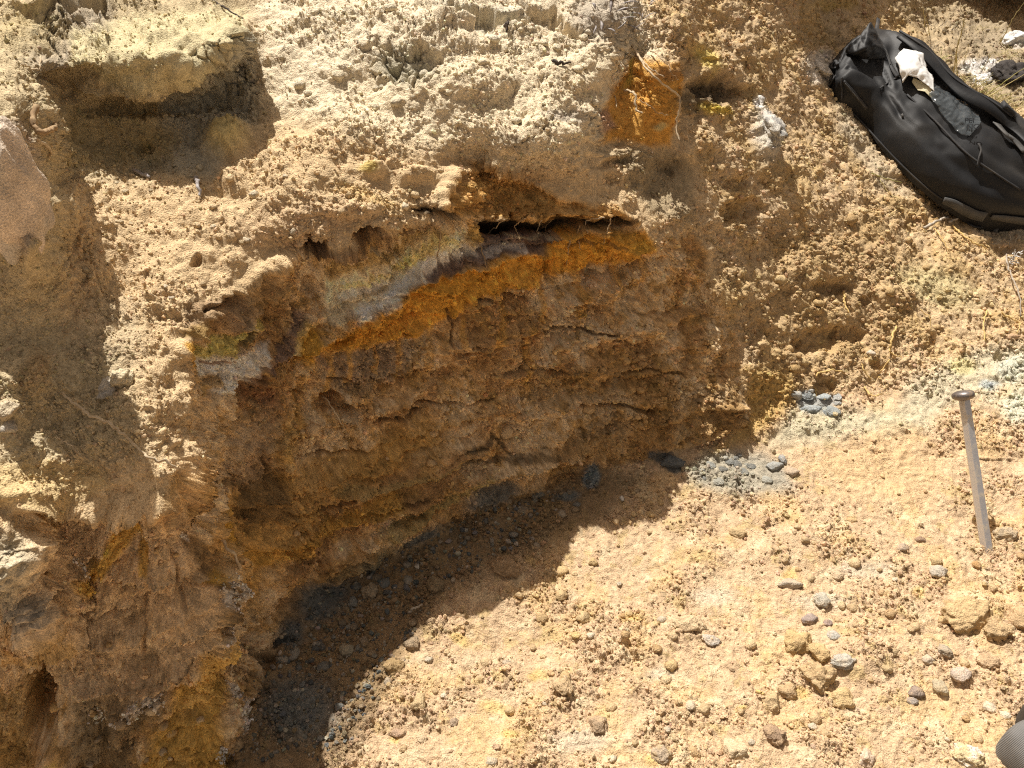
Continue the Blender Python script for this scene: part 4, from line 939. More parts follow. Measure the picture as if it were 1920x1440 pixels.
M_STEEL = plain('scuffed_steel', (.64, .64, .66), .33, .55, .5, noise=(55, (.60, .55, .47), .50, .60))
M_STEELD = plain('hammered_steel', (.20, .18, .175), .45, .7, .5, noise=(90, (.28, .20, .13), .5, .66))
M_WHITE = plain('white_plastic', (.82, .82, .80), .42, 0, .4)
M_CREAMP = plain('yellowish_plastic', (.62, .57, .38), .5, 0, .4)
M_FILM = plain('clear_film', (.10, .115, .125), .12, 0, .6, .55)
M_PRINT = plain('black_print', (.008, .009, .012), .5)
M_ROOT = plain('pale_root', (.52, .42, .29), .8, 0, .2, noise=(120, (.36, .26, .15), .45, .65))
M_ROOTD = plain('brown_root', (.30, .20, .11), .85, 0, .2, noise=(120, (.42, .31, .18), .45, .65))
M_ROOTY = plain('straw_root', (.62, .44, .18), .8, 0, .2)
M_STRAW = plain('dry_straw', (.62, .53, .27), .75, 0, .25, noise=(60, (.46, .40, .18), .4, .65))
M_GREENS = plain('fading_grass', (.36, .37, .14), .75, 0, .25, noise=(60, (.52, .46, .20), .4, .65))
M_LEAF = plain('grey_dead_leaf', (.40, .37, .36), .8, 0, .25, noise=(80, (.22, .19, .18), .45, .65))
M_STICK = plain('weathered_stick', (.46, .41, .34), .85, 0, .2, noise=(80, (.28, .22, .16), .45, .65))
M_BURNT = plain('burnt_twig', (.07, .055, .045), .9, 0, .2)
M_DUSTC = plain('pale_dusty_seed_head', (.60, .58, .55), .9, 0, .2)

# ------------------------------------------------------------------ tubes, ribbons
def curve_pts(pts, n):
    P_ = np.array([tuple(p) for p in pts], float)
    if len(P_) < 3:
        t = np.linspace(0, 1, n)[:, None]; return P_[0] * (1 - t) + P_[-1] * t
    k = np.arange(len(P_)); ts = np.linspace(0, len(P_) - 1, n); out = []
    E = np.vstack([2 * P_[0] - P_[1], P_, 2 * P_[-1] - P_[-2]])
    for t in ts:
        i = min(int(t), len(P_) - 2); f = t - i
        a, b, c, d = E[i], E[i + 1], E[i + 2], E[i + 3]
        out.append(.5 * (2 * b + (c - a) * f + (2 * a - 5 * b + 4 * c - d) * f * f + (3 * b - a - 3 * c + d) * f ** 3))
    return np.array(out)
def tube_arrays(C, r, sides=6, flatten=1.0, up=None):
    C = np.asarray(C, float); n = len(C); r = np.broadcast_to(np.asarray(r, float), (n,))
    T = np.gradient(C, axis=0); T /= np.linalg.norm(T, axis=1, keepdims=True) + 1e-12
    u = np.array(up, float) if up is not None else (np.array([0, 0, 1.]) if abs(T[0, 2]) < .8 else np.array([1., 0, 0]))
    V = []
    for k in range(n):
        x = np.cross(T[k], u); x /= np.linalg.norm(x) + 1e-12; y = np.cross(x, T[k])
        if up is None: u = y
        for s in range(sides):
            a = 2 * math.pi * s / sides
            V.append(C[k] + r[k] * (math.cos(a) * x + flatten * math.sin(a) * y))
    F = []
    for k in range(n - 1):
        for s in range(sides):
            a, b = k * sides + s, k * sides + (s + 1) % sides
            F.append((a, b, b + sides, a + sides))
    V = np.array(V)
    caps = [(0, 0), ((n - 1) * sides, n - 1)]
    V = np.vstack([V, C[:1], C[-1:]])
    for s in range(sides):
        F.append((s, len(V) - 2, len(V) - 2, (s + 1) % sides)); o = (n - 1) * sides
        F.append((o + (s + 1) % sides, len(V) - 1, len(V) - 1, o + s))
    return V, F
def mesh_list(name, parts, smooth=True):
    """join (V, F) arrays into one mesh"""
    bm = bmesh.new()
    for V, F in parts:
        vs = [bm.verts.new(tuple(p)) for p in V]
        for f in F:
            ff = []
            for i in f:
                if i not in ff: ff.append(i)
            if len(ff) > 2:
                try: bm.faces.new([vs[i] for i in ff])
                except ValueError: pass
    bm.normal_update()
    for f in bm.faces: f.smooth = smooth
    me = bpy.data.meshes.new(name); bm.to_mesh(me); bm.free(); return me
def tube(name, pts, r0, r1, mat, sides=6, n=None, wob=0.0, seed=0, parent=None, flatten=1.0, up=None):
    n = n or max(6, 4 * len(pts)); C = curve_pts(pts, n)
    if wob:
        rr = np.random.default_rng(seed); C[1:-1] += rr.normal(0, wob, (n - 2, 3))
    rad = np.linspace(r0, r1, n)
    if wob: rad = rad * np.random.default_rng(seed + 5).uniform(.75, 1.25, n)
    return link_mesh(name, mesh_list(name, [tube_arrays(C, rad, sides, flatten, up)]), mat, parent)
def gp(u, v, lift=0.0, toward=0.0):
    """a point lift metres off the ground along its normal, and 'toward' metres back along the sight line"""
    p, n, _ = at(u, v); d = (Vector((0, 0, CAM_H)) - p).normalized()
    return p + n * lift + d * toward

# ------------------------------------------------------------------ chisel standing in the floor
pb = at(1846, 1026)[0]
d2 = Vector(ray(1806, 737).tolist()); ph = Vector((0, 0, CAM_H)) + d2 * 1.66
ax = (ph - pb).normalized(); Lc = (ph - pb).length
chisel = empty('chisel', pb)
tag(chisel, 'grey steel chisel with a mushroomed head stuck upright in the pit floor', 'chisel')
zq = ax.to_track_quat('Z', 'Y')
view = (Vector((0, 0, CAM_H)) - pb).normalized()
xa = (view - ax * view.dot(ax)).normalized(); ya = ax.cross(xa)
def chis(profile, sides, twist, name, mat, smooth, ecc=0.0):
    V, F = [], []
    for (z, r) in profile:
        for s in range(sides):
            a = 2 * math.pi * s / sides + twist
            w = 1 + ecc * math.sin(3 * a + 1) + ecc * math.sin(7 * a)
            p = ax * z + xa * (math.cos(a) * r * w) + ya * (math.sin(a) * r * w); V.append(tuple(p))
    n = len(profile)
    for k in range(n - 1):
        for s in range(sides):
            a, b = k * sides + s, k * sides + (s + 1) % sides; F.append((a, b, b + sides, a + sides))
    F.append(tuple(range(sides))[::-1]); F.append(tuple(range((n - 1) * sides, n * sides)))
    o = link_mesh(name, mesh_list(name, [(V, F)], smooth), mat, chisel); return o
sh = chis([(-.035, .0128), (0, .0131), (.05, .0130), (.12, .0128), (.2, .0126), (.28, .0124), (Lc - .016, .0122), (Lc - .012, .0116)], 6, .06, 'shaft', M_STEEL, False)
bv = sh.modifiers.new('edge', 'BEVEL'); bv.width = .0012; bv.segments = 2; bv.limit_method = 'ANGLE'
hd = chis([(Lc - .015, .0118), (Lc - .013, .017), (Lc - .009, .0215), (Lc - .004, .0225), (Lc + .001, .0205), (Lc + .004, .015), (Lc + .0055, .007)], 20, 0, 'head', M_STEELD, True, .025)

# ------------------------------------------------------------------ black backpack lying on the slope
bp0, bn0, _ = at(1720, 300)
g_pts = [at(u, v)[0] for u, v in ((1570, 150), (1600, 230), (1680, 320), (1760, 390), (1900, 400), (1700, 180), (1800, 260), (1880, 220))]
c0 = sum(g_pts, Vector()) / len(g_pts)
MM = np.array([(p - c0)[:] for p in g_pts]); nrm = Vector(np.linalg.svd(MM)[2][2].tolist())
if nrm.z < 0: nrm = -nrm
def on_plane(u, v, h):
    d = Vector(ray(u, v).tolist()); o = Vector((0, 0, CAM_H)); t = ((c0 + nrm * h) - o).dot(nrm) / d.dot(nrm); return o + d * t
# outline in image pixels along the bag: lower edge on the ground, upper edge where the back rolls over, height of the belly there
secs = [((1549, 166), (1551, 142), .035), ((1556, 184), (1566, 112), .08), ((1574, 200), (1590, 84), .11), ((1600, 216), (1622, 62), .135), ((1628, 244), (1655, 64), .15), ((1652, 280), (1695, 82), .165),
        ((1690, 322), (1742, 118), .18), ((1730, 360), (1792, 162), .19), ((1782, 400), (1838, 188), .20), ((1834, 428), (1884, 214), .20), ((1892, 438), (1934, 256), .20), ((1950, 442), (1985, 300), .19), ((2010, 430), (2035, 340), .16), ((2060, 420), (2075, 385), .10)]
Gs = np.array([on_plane(*s[0], .008)[:] for s in secs]); Qs = np.array([on_plane(*s[1], s[2] * .61)[:] for s in secs]); Hs = np.array([s[2] for s in secs]) * .85
NSEC, NARC = 150, 60
Gc = curve_pts(Gs, NSEC); Qc = curve_pts(Qs, NSEC); Hc = np.interp(np.linspace(0, 1, NSEC), np.linspace(0, 1, len(Hs)), Hs)
nz_ = np.array(nrm[:])
body_V = np.zeros((NSEC, NARC, 3))
for i in range(NSEC):
    a = Qc[i] - Gc[i]; a = a - nz_ * (a @ nz_)
    th = np.linspace(0, math.pi, NARC)
    s = .5 - .5 * np.sign(np.cos(th)) * np.abs(np.cos(th)) ** .75
    h = np.sin(th) ** .62
    skew = .90 + .10 * s
    w = 1.10
    body_V[i] = Gc[i] + np.outer(s * w, a) + np.outer(h * skew * Hc[i], nz_)
Bf = body_V.reshape(-1, 3).astype(np.float32)
def grid_normals(G):
    du = np.gradient(G, axis=0); dv = np.gradient(G, axis=1); n_ = np.cross(du, dv); return n_ / (np.linalg.norm(n_, axis=2, keepdims=True) + 1e-9)
BN = grid_normals(body_V)
if (BN[NSEC // 2, NARC // 2] @ nz_) < 0: BN = -BN
# slack cloth: long folds along the bag, cross creases at the soft end, sagging dents
axis_ = Vector((Gc[-1] - Gc[0]).tolist()).normalized(); ax_ = np.array(axis_[:]); cr_ = np.cross(nz_, ax_)
ui = np.linspace(0, 1, NSEC)[:, None] * np.ones((1, NARC)); vi = np.ones((NSEC, 1)) * np.linspace(0, 1, NARC)[None]
Lq = np.stack([Bf @ ax_ * .9, Bf @ cr_ * 2.6, Bf @ nz_ * 2.6], -1).astype(np.float32)
f_long = (1 - 2 * np.abs(perlin(Lq, 5.5, 71))).reshape(NSEC, NARC); f_soft = fbm(Bf, 9, 3, 72).reshape(NSEC, NARC); f_cross = (1 - 2 * np.abs(perlin(Bf, 13, 73))).reshape(NSEC, NARC)
edge = np.sin(vi * math.pi) ** .5
soft_end = sstep(ui, .42, .1)
def tent(seed, nu_, nv_, rot):
    r = np.random.default_rng(seed); G = r.normal(0, 1, (nu_ + 8, nv_ + 8)); c, s = math.cos(rot), math.sin(rot)
    x = (ui * c - vi * .6 * s + 1) * nu_ * .5 + 2; y = (ui * s + vi * .6 * c + 1) * nv_ * .5 + 2
    i, j = np.clip(x.astype(int), 0, nu_ + 6), np.clip(y.astype(int), 0, nv_ + 6); a, b = x - i, y - j
    up = a + b < 1          # flat triangular facets
    return np.where(up, G[i, j] + a * (G[i + 1, j] - G[i, j]) + b * (G[i, j + 1] - G[i, j]), G[i + 1, j + 1] + (1 - a) * (G[i, j + 1] - G[i + 1, j + 1]) + (1 - b) * (G[i + 1, j] - G[i + 1, j + 1]))
facet = tent(3, 13, 9, .35) * (.013 + .008 * soft_end) + tent(4, 26, 20, -.5) * .0075 + tent(6, 44, 34, .9) * .0026
disp = edge * facet + .5 * edge * (.010 * f_long + .009 * f_soft + soft_end * .010 * f_cross)
def crease(p0, p1, depth, width):
    """a line across the bag in (along, around) terms"""
    x = (ui - p0[0]) * 1.0; y = (vi - p0[1]) * .55; dx, dy = (p1[0] - p0[0]), (p1[1] - p0[1]) * .55
    L2 = dx * dx + dy * dy; t = np.clip((x * dx + y * dy) / L2, 0, 1); d = np.hypot(x - t * dx, y - t * dy)
    return -depth * np.exp(-(d / width) ** 2)
for a in [((.13, .75), (.30, .35), .012, .010), ((.22, .95), (.20, .55), .014, .012), ((.30, .50), (.95, .52), .016, .016), ((.12, .40), (.36, .22), .012, .014), ((.34, .72), (.98, .74), .020, .018), ((.30, .22), (.95, .18), .010, .02), ((.5, .35), (.98, .36), .008, .016), ((.08, .6), (.16, .85), .012, .01)]:
    disp += crease(*a)
disp *= edge
body_V = body_V + BN * disp[:, :, None]
idb = np.arange(NSEC * NARC).reshape(NSEC, NARC)
qb = np.stack([idb[:-1, :-1], idb[1:, :-1], idb[1:, 1:], idb[:-1, 1:]], -1).reshape(-1, 4)
Bf = body_V.reshape(-1, 3)
pack = empty('backpack', (c0.x, c0.y, c0.z))
tag(pack, 'black nylon backpack lying on its side on the sunny slope at upper right', 'backpack')
bodyo = link_mesh('body', mesh_np('body', Bf - np.array(c0[:]), qb, True), M_NYLON, pack)
from mathutils.bvhtree import BVHTree
bvh = BVHTree.FromPolygons([tuple(p) for p in Bf], [tuple(int(i) for i in f) for f in qb])
def onbag(u, v, lift=.002):
    d = Vector(ray(u, v).tolist()).normalized(); h = bvh.ray_cast(Vector((0, 0, CAM_H)), d)
    if h[0] is None: return gp(u, v, .03 + lift), nrm.copy()
    n_ = h[1] if h[1].dot(d) < 0 else -h[1]
    return h[0] + n_ * lift, n_
def ribbon(name, px, width, mat, parent, lift=.002, thick=.0025, n=None, pts=None, nrmls=None):
    if pts is None:
        z = [onbag(u, v, lift) for u, v in px]; pts = [p for p, _ in z]; nrmls = [q_ for _, q_ in z]
    n = n or 5 * len(pts); C = curve_pts(pts, n); Nn = curve_pts(nrmls, n); T = np.gradient(C, axis=0)
    wd = np.interp(np.linspace(0, 1, n), np.linspace(0, 1, len(width)), width) if hasattr(width, '__len__') else np.full(n, width)
    V, F = [], []
    for k in range(n):
        t = T[k] / (np.linalg.norm(T[k]) + 1e-9); nn = Nn[k] / np.linalg.norm(Nn[k]); x = np.cross(t, nn); x /= np.linalg.norm(x) + 1e-9
        for (a, b) in ((-1, 0), (1, 0), (1, 1), (-1, 1)): V.append(C[k] + x * a * wd[k] / 2 + nn * b * thick)
    for k in range(n - 1):
        for s in range(4):
            a, b = 4 * k + s, 4 * k + (s + 1) % 4; F.append((a, b, b + 4, a + 4))
    F += [(3, 2, 1, 0), tuple(range(4 * n - 4, 4 * n))]
    off = parent.location if parent is not None and parent.parent is None else Vector((0, 0, 0))
    V = [Vector(tuple(p)) - (c0 if parent is not None else Vector((0, 0, 0))) for p in V]
    return link_mesh(name, mesh_list(name, [(V, F)], True), mat, parent)
# upper flap standing open above the pocket
fl = [(1686, 76), (1712, 96), (1740, 122), (1775, 158), (1812, 186), (1850, 206), (1890, 240), (1930, 285)]
z = [onbag(u, v, .016) for u, v in fl]
ribbon('pocket_flap', None, [.020, .035, .045, .050, .050, .055, .06, .06], M_NYLON, pack, thick=.006, pts=[p for p, _ in z], nrmls=[(q_ + nrm * .8).normalized() for _, q_ in z])
ribbon('flap_piping', [(1686, 70), (1712, 89), (1740, 114), (1775, 150), (1812, 179), (1850, 200), (1885, 226)], .006, M_TRIM, pack, lift=.020, thick=.004)
zp = ribbon('zipper', [(1631, 48), (1643, 68), (1655, 90), (1664, 112), (1672, 130), (1684, 146)], .012, M_TRIM, pack, lift=.003, thick=.003)
def teeth(px, parent, name='teeth'):
    z = [onbag(u, v, .006) for u, v in px]; C = curve_pts([p for p, _ in z], 26); parts = []
    for k in range(0, 26):
        V, F = tube_arrays(np.array([C[k] - .0035 * cr_, C[k] + .0035 * cr_]), .0015, 4); parts.append((V - np.array(c0[:]), F))
    return link_mesh(name, mesh_list(name, parts, False), M_GWEB, parent)
teeth([(1640, 62), (1652, 84), (1661, 104), (1668, 122)], zp)
z2 = ribbon('zipper', [(1582, 152), (1596, 168), (1610, 184), (1626, 204)], .010, M_TRIM, pack, lift=.003, thick=.003)
teeth([(1586, 156), (1600, 172), (1612, 186), (1622, 198)], z2)
def bag_tube(name, px, r, mat, parent, lift=.006, lifts=None):
    pts = [onbag(u, v, (lifts[i] if lifts else lift))[0] - c0 for i, (u, v) in enumerate(px)]
    return tube(name, pts, r, r * .9, mat, 6, parent=parent)
bag_tube('zipper_pull', [(1580, 146), (1578, 158), (1580, 170), (1580, 186)], .0028, M_TRIM, pack, .008)
bag_tube('zipper_pull', [(1562, 138), (1568, 146), (1560, 158), (1556, 166)], .0028, M_TRIM, pack, .008)
bag_tube('zipper_pull', [(1833, 272), (1837, 284), (1834, 296), (1831, 312)], .0030, M_TRIM, pack, .007)
bag_tube('carry_loop', [(1574, 126), (1566, 120), (1558, 130), (1556, 146), (1562, 152)], .005, M_TRIM, pack, .01)
ribbon('side_seam', [(1588, 94), (1610, 84), (1634, 82), (1650, 84)], .005, M_TRIM, pack, lift=.003, thick=.002)
ribbon('side_seam', [(1648, 167), (1664, 157), (1682, 147)], .005, M_TRIM, pack, lift=.003, thick=.002)
ribbon('compression_strap', [(1862, 236), (1880, 256), (1896, 268), (1916, 290)], .024, M_GWEB, pack, lift=.010, thick=.003)
ribbon('shoulder_strap', [(1868, 206), (1890, 226), (1914, 252), (1945, 290)], .040, M_TRIM, pack, lift=.016, thick=.012)
ribbon('stitched_label', [(1692, 214), (1694, 220)], .006, M_GWEB, pack, lift=.003, thick=.001, n=3)
ribbon('side_seam', [(1568, 190), (1604, 216), (1650, 266), (1700, 318), (1748, 360), (1800, 394)], .005, M_TRIM, pack, lift=.001, thick=.003)
ribbon('side_seam', [(1700, 178), (1752, 226), (1810, 286), (1866, 326), (1912, 356)], .005, M_TRIM, pack, lift=.001, thick=.003)
# straps trailing on the soil
def gnd_ribbon(name, px, width, mat, lifts, tilt=None):
    z = [at(u, v) for u, v in px]; pts = [p + n_ * l for (p, n_, _), l in zip(z, lifts)]; nn = [n_ for _, n_, _ in z]
    if tilt: nn = [(a * .4 + Vector((0, -1, .3)) * .6).normalized() for a in nn]
    return ribbon(name, None, width, mat, pack, thick=.003, pts=pts, nrmls=nn)
ribbon('hip_strap', [(1770, 374), (1788, 380), (1808, 391), (1826, 400), (1846, 405)], [.022, .026, .03, .03, .03], M_GWEB, pack, lift=.006, thick=.003)
ribbon('hip_strap', [(1858, 404), (1885, 407), (1916, 411), (1950, 416)], [.014, .022, .026, .026], M_GWEB, pack, lift=.006, thick=.003)
gnd_ribbon('webbing_loop', [(1757, 380), (1776, 388), (1792, 404), (1804, 420), (1818, 432), (1836, 432), (1850, 420), (1855, 408), (1852, 402)], .007, M_TRIM, [.02, .02, .014, .010, .010, .012, .02, .03, .04])
gnd_ribbon('webbing_loop', [(1868, 418), (1864, 426), (1862, 440)], .012, M_GWEB, [.03, .02, .01])
fv = [on_plane(u, v, h) - c0 for u, v, h in ((1586, 98, .085), (1598, 80, .125), (1614, 66, .145), (1631, 43, .165), (1644, 64, .150), (1656, 92, .135), (1640, 86, .150), (1620, 92, .142), (1604, 100, .120), (1625, 70, .158), (1630, 112, .11), (1660, 110, .12))]
tf = link_mesh('top_fold', mesh_list('top_fold', [(fv, [(0, 1, 8), (1, 2, 8), (2, 7, 8), (2, 9, 7), (2, 3, 9), (3, 4, 9), (4, 6, 9), (9, 6, 7), (4, 5, 6), (7, 6, 10), (8, 7, 10), (6, 5, 11, 10), (0, 8, 10)])], False), M_NYLON, pack)
sb_ = tf.modifiers.new('soft', 'SUBSURF'); sb_.subdivision_type = 'SIMPLE'; sb_.levels = sb_.render_levels = 3
tx = bpy.data.textures.new('cloth', 'CLOUDS'); tx.noise_scale = .03; tx.noise_depth = 2
dm = tf.modifiers.new('slack', 'DISPLACE'); dm.texture = tx; dm.strength = .016; dm.mid_level = .5
for f_ in tf.data.polygons: f_.use_smooth = True
sm = tf.modifiers.new('thickness', 'SOLIDIFY'); sm.thickness = .004
# white packet half out of the pocket
pk = empty('plastic_packet', (c0.x, c0.y, c0.z))
tag(pk, 'crumpled white plastic packet sticking out of the pocket of the black backpack', 'packet')
def patch(name, poly, tris, mat, parent, smooth=False, thick=.0):
    V = []
    for (u, v, l) in poly:
        p, n_ = onbag(u, v, 0); V.append(p + n_ * l * .6 + nrm * l * .4 - c0)
    F = tris
    o = link_mesh(name, mesh_list(name, [(V, F)], smooth), mat, parent)
    if smooth:
        ss = o.modifiers.new('soft', 'SUBSURF'); ss.subdivision_type = 'SIMPLE'; ss.levels = ss.render_levels = 3
        tx = bpy.data.textures.new('crumple', 'CLOUDS'); tx.noise_scale = .022; tx.noise_depth = 2
        dm = o.modifiers.new('crumple', 'DISPLACE'); dm.texture = tx; dm.strength = .012; dm.mid_level = .5
    s = o.modifiers.new('thickness', 'SOLIDIFY'); s.thickness = .0015
    return o
pts_ = [(1674, 117, .014), (1692, 108, .030), (1720, 113, .026), (1728, 138, .020), (1742, 155, .016), (1750, 176, .010), (1737, 170, .020), (1712, 158, .030), (1697, 155, .038), (1688, 164, .020), (1685, 138, .040), (1703, 125, .046), (1716, 140, .040), (1690, 122, .038), (1726, 160, .032)]
patch('sheet', pts_, [(0, 1, 13), (1, 11, 13), (1, 2, 11), (2, 3, 12), (2, 12, 11), (3, 4, 12), (4, 14, 12), (4, 5, 14), (5, 6, 14), (14, 6, 7), (14, 7, 12), (12, 7, 8), (12, 8, 11), (11, 8, 10), (11, 10, 13), (13, 10, 0), (10, 8, 9)], M_WHITE, pk, True)
patch('lining', [(1710, 152, .014), (1725, 160, .014), (1738, 168, .012), (1752, 180, .006), (1744, 186, .006), (1732, 176, .010), (1720, 172, .006), (1708, 158, .010)], [(0, 1, 6, 7), (1, 2, 5, 6), (2, 3, 4, 5)], M_CREAMP, pk)
fm = []
Ftri = []
cols = 9
for k in range(cols):
    t = k / (cols - 1); u = 1746 + 80 * t; v = 172 + 74 * t; w = 10 + 15 * math.sin(min(t * 1.25, 1) * math.pi * .5) - (9 if k == cols - 1 else 0)
    for s in (-1, -.33, .33, 1): fm.append((u + w * .62 * s * 1.0, v - w * .75 * s, .006 + .006 * (1 - s * s) + .003 * math.sin(k * 2.3 + s * 3)))
for k in range(cols - 1):
    for s in range(3): a = 4 * k + s; Ftri.append((a, a + 1, a + 5, a + 4))
patch('clear_sleeve', fm, Ftri, M_FILM, pk, True)
def letters(txt, u, v, size, rot, parent, lift=.026):
    cu = bpy.data.curves.new('print', 'FONT'); cu.body = txt; cu.size = size; cu.align_x = 'CENTER'; cu.align_y = 'CENTER'; cu.extrude = .0003
    tmp = bpy.data.objects.new('print', cu); COL.objects.link(tmp)
    me = bpy.data.meshes.new_from_object(tmp.evaluated_get(bpy.context.evaluated_depsgraph_get())); me.name = 'print'
    bpy.data.objects.remove(tmp)
    p, n_ = onbag(u, v, lift)
    vd = (Vector((0, 0, CAM_H)) - p).normalized(); n_ = (n_ + vd * .8).normalized()
    x = Vector((1, 0, 0)); x = (x - n_ * x.dot(n_)).normalized(); y = n_.cross(x)
    Mx = Matrix((x, y, n_)).transposed().to_4x4() @ Matrix.Rotation(rot, 4, 'Z')
    me.transform(Mx); me.transform(Matrix.Translation(p - c0)); me.materials.clear()
    o = link_mesh('print', me, M_PRINT, parent); return o
letters('PEI', 1810, 237, .021, -.12, pk); letters('NO', 1818, 250, .021, -.1, pk)

# ------------------------------------------------------------------ grey cloth bag at the lower right corner
gb, gn, _ = at(1890, 1425)
cb = empty('cloth_bag', gb)
tag(cb, 'grey woven cloth bag with dark brown flap at the bottom right corner', 'bag')
def pouch(name, centre, r, exp, mat, parent, seed, dent=.06, rot=0.0, seg=48):
    V, F = [], []; n1, n2 = seg, seg // 2
    for j in range(n2 + 1):
        ph_ = -math.pi / 2 + math.pi * j / n2
        for i in range(n1):
            th = 2 * math.pi * i / n1
            f = lambda x, e: math.copysign(abs(x) ** e, x)
            V.append((r[0] * f(math.cos(ph_), exp) * f(math.cos(th), exp), r[1] * f(math.cos(ph_), exp) * f(math.sin(th), exp), r[2] * f(math.sin(ph_), exp)))
    for j in range(n2):
        for i in range(n1): a, b = j * n1 + i, j * n1 + (i + 1) % n1; F.append((a, b, b + n1, a + n1))
    V = np.array(V, np.float32); V = V * (1 + dent * fbm(V + seed, 14, 3, seed))[:, None]
    c, s = math.cos(rot), math.sin(rot); V = V @ np.array([(c, s, 0), (-s, c, 0), (0, 0, 1)])
    return link_mesh(name, mesh_np(name, V + np.array(centre[:]), np.array(F), True), mat, parent)
pouch('body', Vector((.058, .0, .018)), (.075, .05, .062), .55, M_CANVAS, cb, 81, .05, .3)
pouch('flap', Vector((.140, .035, .046)), (.108, .075, .115), .75, M_BROWNF, cb, 82, .04, .2)
pouch('side_pocket', Vector((.104, -.045, .026)), (.050, .035, .062), .7, M_CANVAS, cb, 83, .05, .2)
sp_ = []
for k in range(9):
    a = k / 8.0; sp_.append((Vector((-.030 + .02 * a, -.052 + .006 * a, .075 - .085 * a)), Vector((-.5, -.8, .35))))
ribbon_pts = [gb + p for p, _ in sp_]
o_ = tube('seam', [p for p, _ in sp_], .0022, .0022, M_BROWNF, 6, parent=cb)
print('made things', round(time.time() - T0, 1))
# ------------------------------------------------------------------ roots, twigs, grass
def root(name, pts, r0, r1, mat, label, cat='root', group=None, wob=.0012, sides=5, seed=0):
    """pts: (u, v, metres off the ground)"""
    P_ = [gp(u, v, .003, t + .002) for (u, v, t) in pts]; r0 *= 1.15; r1 *= 1.15
    o = tube(name, [p - P_[0] for p in P_], r0, r1, mat, sides, max(8, 5 * len(pts)), wob, seed or int(pts[0][0]))
    o.location = P_[0]; tag(o, label, cat, group); return o
root('root', [(1181, 86, .0), (1192, 104, .02), (1205, 116, .03), (1228, 142, .06), (1254, 174, .05), (1264, 204, .06), (1271, 238, .08), (1277, 266, .09)], .0030, .0016, M_ROOT, 'longest pale root hanging across the orange scarp')
root('root', [(1205, 117, .03), (1222, 130, .05), (1243, 144, .05)], .0018, .0010, M_ROOT, 'short pale side root branching from the longest hanging root')
root('root', [(1168, 172, .005), (1180, 190, .03), (1186, 210, .04), (1194, 219, .04)], .0026, .0016, M_ROOT, 'short bright root hanging from the edge of the pale spoil')
root('root', [(1184, 190, .02), (1202, 200, .03), (1212, 206, .035), (1220, 214, .03), (1236, 220, .03)], .0012, .0008, M_ROOTD, 'thin brown curled rootlet over the orange scarp')
root('root', [(1222, 104, .01), (1232, 112, .03), (1242, 125, .04)], .0020, .0012, M_ROOT, 'stubby root poking out above the orange scarp')
root('root', [(1250, 124, .02), (1252, 138, .03), (1262, 150, .03)], .0011, .0008, M_ROOTD, 'hair thin root at the top right of the orange scarp')
root('root', [(1153, 178, .005), (1156, 190, .01), (1157, 203, .015)], .0012, .0008, M_ROOT, 'tiny root at the left corner of the orange scarp')
root('root', [(118, 738, .004), (150, 762, .010), (182, 786, .012), (228, 806, .012), (250, 832, .012), (280, 856, .012), (308, 868, .010), (330, 882, .006)], .0020, .0016, M_ROOT, 'long pale root lying across the shaded left bench')
root('root', [(106, 824, .004), (128, 832, .008), (152, 852, .006)], .0012, .0008, M_ROOT, 'short thin root below the long root on the left bench')
root('root', [(382, 962, .004), (392, 990, .012), (402, 1018, .014), (410, 1050, .016), (420, 1085, .016), (430, 1130, .016), (437, 1168, .016), (440, 1210, .014), (441, 1240, .014), (436, 1266, .012), (444, 1282, .010)], .0026, .0018, M_ROOT, 'long pale root hanging down the dark crack beside the left pillar')
root('root', [(430, 1100, .012), (438, 1088, .012), (456, 1074, .010)], .0012, .0008, M_ROOT, 'side rootlet branching off the root in the dark crack')
root('root', [(610, 757, .006), (618, 760, .012), (630, 778, .014), (646, 802, .012)], .0018, .0011, M_ROOT, 'short white root below the round hollow in the wall')
root('root', [(38, 127, .004), (60, 126, .012), (74, 127, .016), (77, 106, .012)], .0014, .0010, M_ROOT, 'bent thin root at the upper left bank')
root('root', [(47, 216, .004), (56, 240, .018), (66, 252, .026), (76, 246, .024), (82, 236, .02)], .0042, .0034, M_ROOTD, 'thick hooked root stub beside the left boulder')
root('root', [(60, 262, .006), (74, 280, .012), (82, 290, .008)], .0030, .0016, M_ROOT, 'pale splinter of root under the hooked stub')
root('root', [(1582, 548, .006), (1580, 566, .014), (1583, 590, .010)], .0024, .0014, M_ROOTY, 'short yellow root upright in the middle of the slope')
root('root', [(1673, 620, .006), (1668, 634, .022), (1666, 652, .022), (1665, 667, .01)], .0028, .0020, M_ROOTY, 'upright straw coloured root near the foot of the slope')
root('root', [(1665, 667, .006), (1676, 672, .012), (1686, 674, .008)], .0014, .0009, M_ROOTY, 'thin yellow rootlet right below the upright straw coloured root')
root('root', [(1522, 708, .008), (1530, 703, .018), (1548, 701, .02), (1572, 703, .012)], .0022, .0014, M_ROOTY, 'straw root bridging a dark hollow at the foot of the slope')
root('root', [(1604, 694, .006), (1616, 704, .014), (1628, 716, .010)], .0018, .0012, M_ROOTY, 'yellow root slanting down right of the bridged hollow')
root('root', [(1662, 682, .006), (1652, 698, .014), (1644, 712, .010)], .0016, .0010, M_ROOTY, 'thin straw root leaning left below the upright root')
root('root', [(1618, 728, .004), (1630, 742, .014), (1640, 746, .016), (1652, 742, .008)], .0020, .0013, M_ROOTY, 'bow shaped yellow root at the slope foot')
root('root', [(1530, 722, .006), (1536, 738, .014), (1546, 752, .01)], .0014, .0009, M_ROOTY, 'fine straw root over the blue shale slab')
root('root', [(1842, 590, .006), (1839, 612, .016), (1843, 646, .01)], .0018, .0012, M_ROOTY, 'thin upright straw root low on the slope below the backpack')
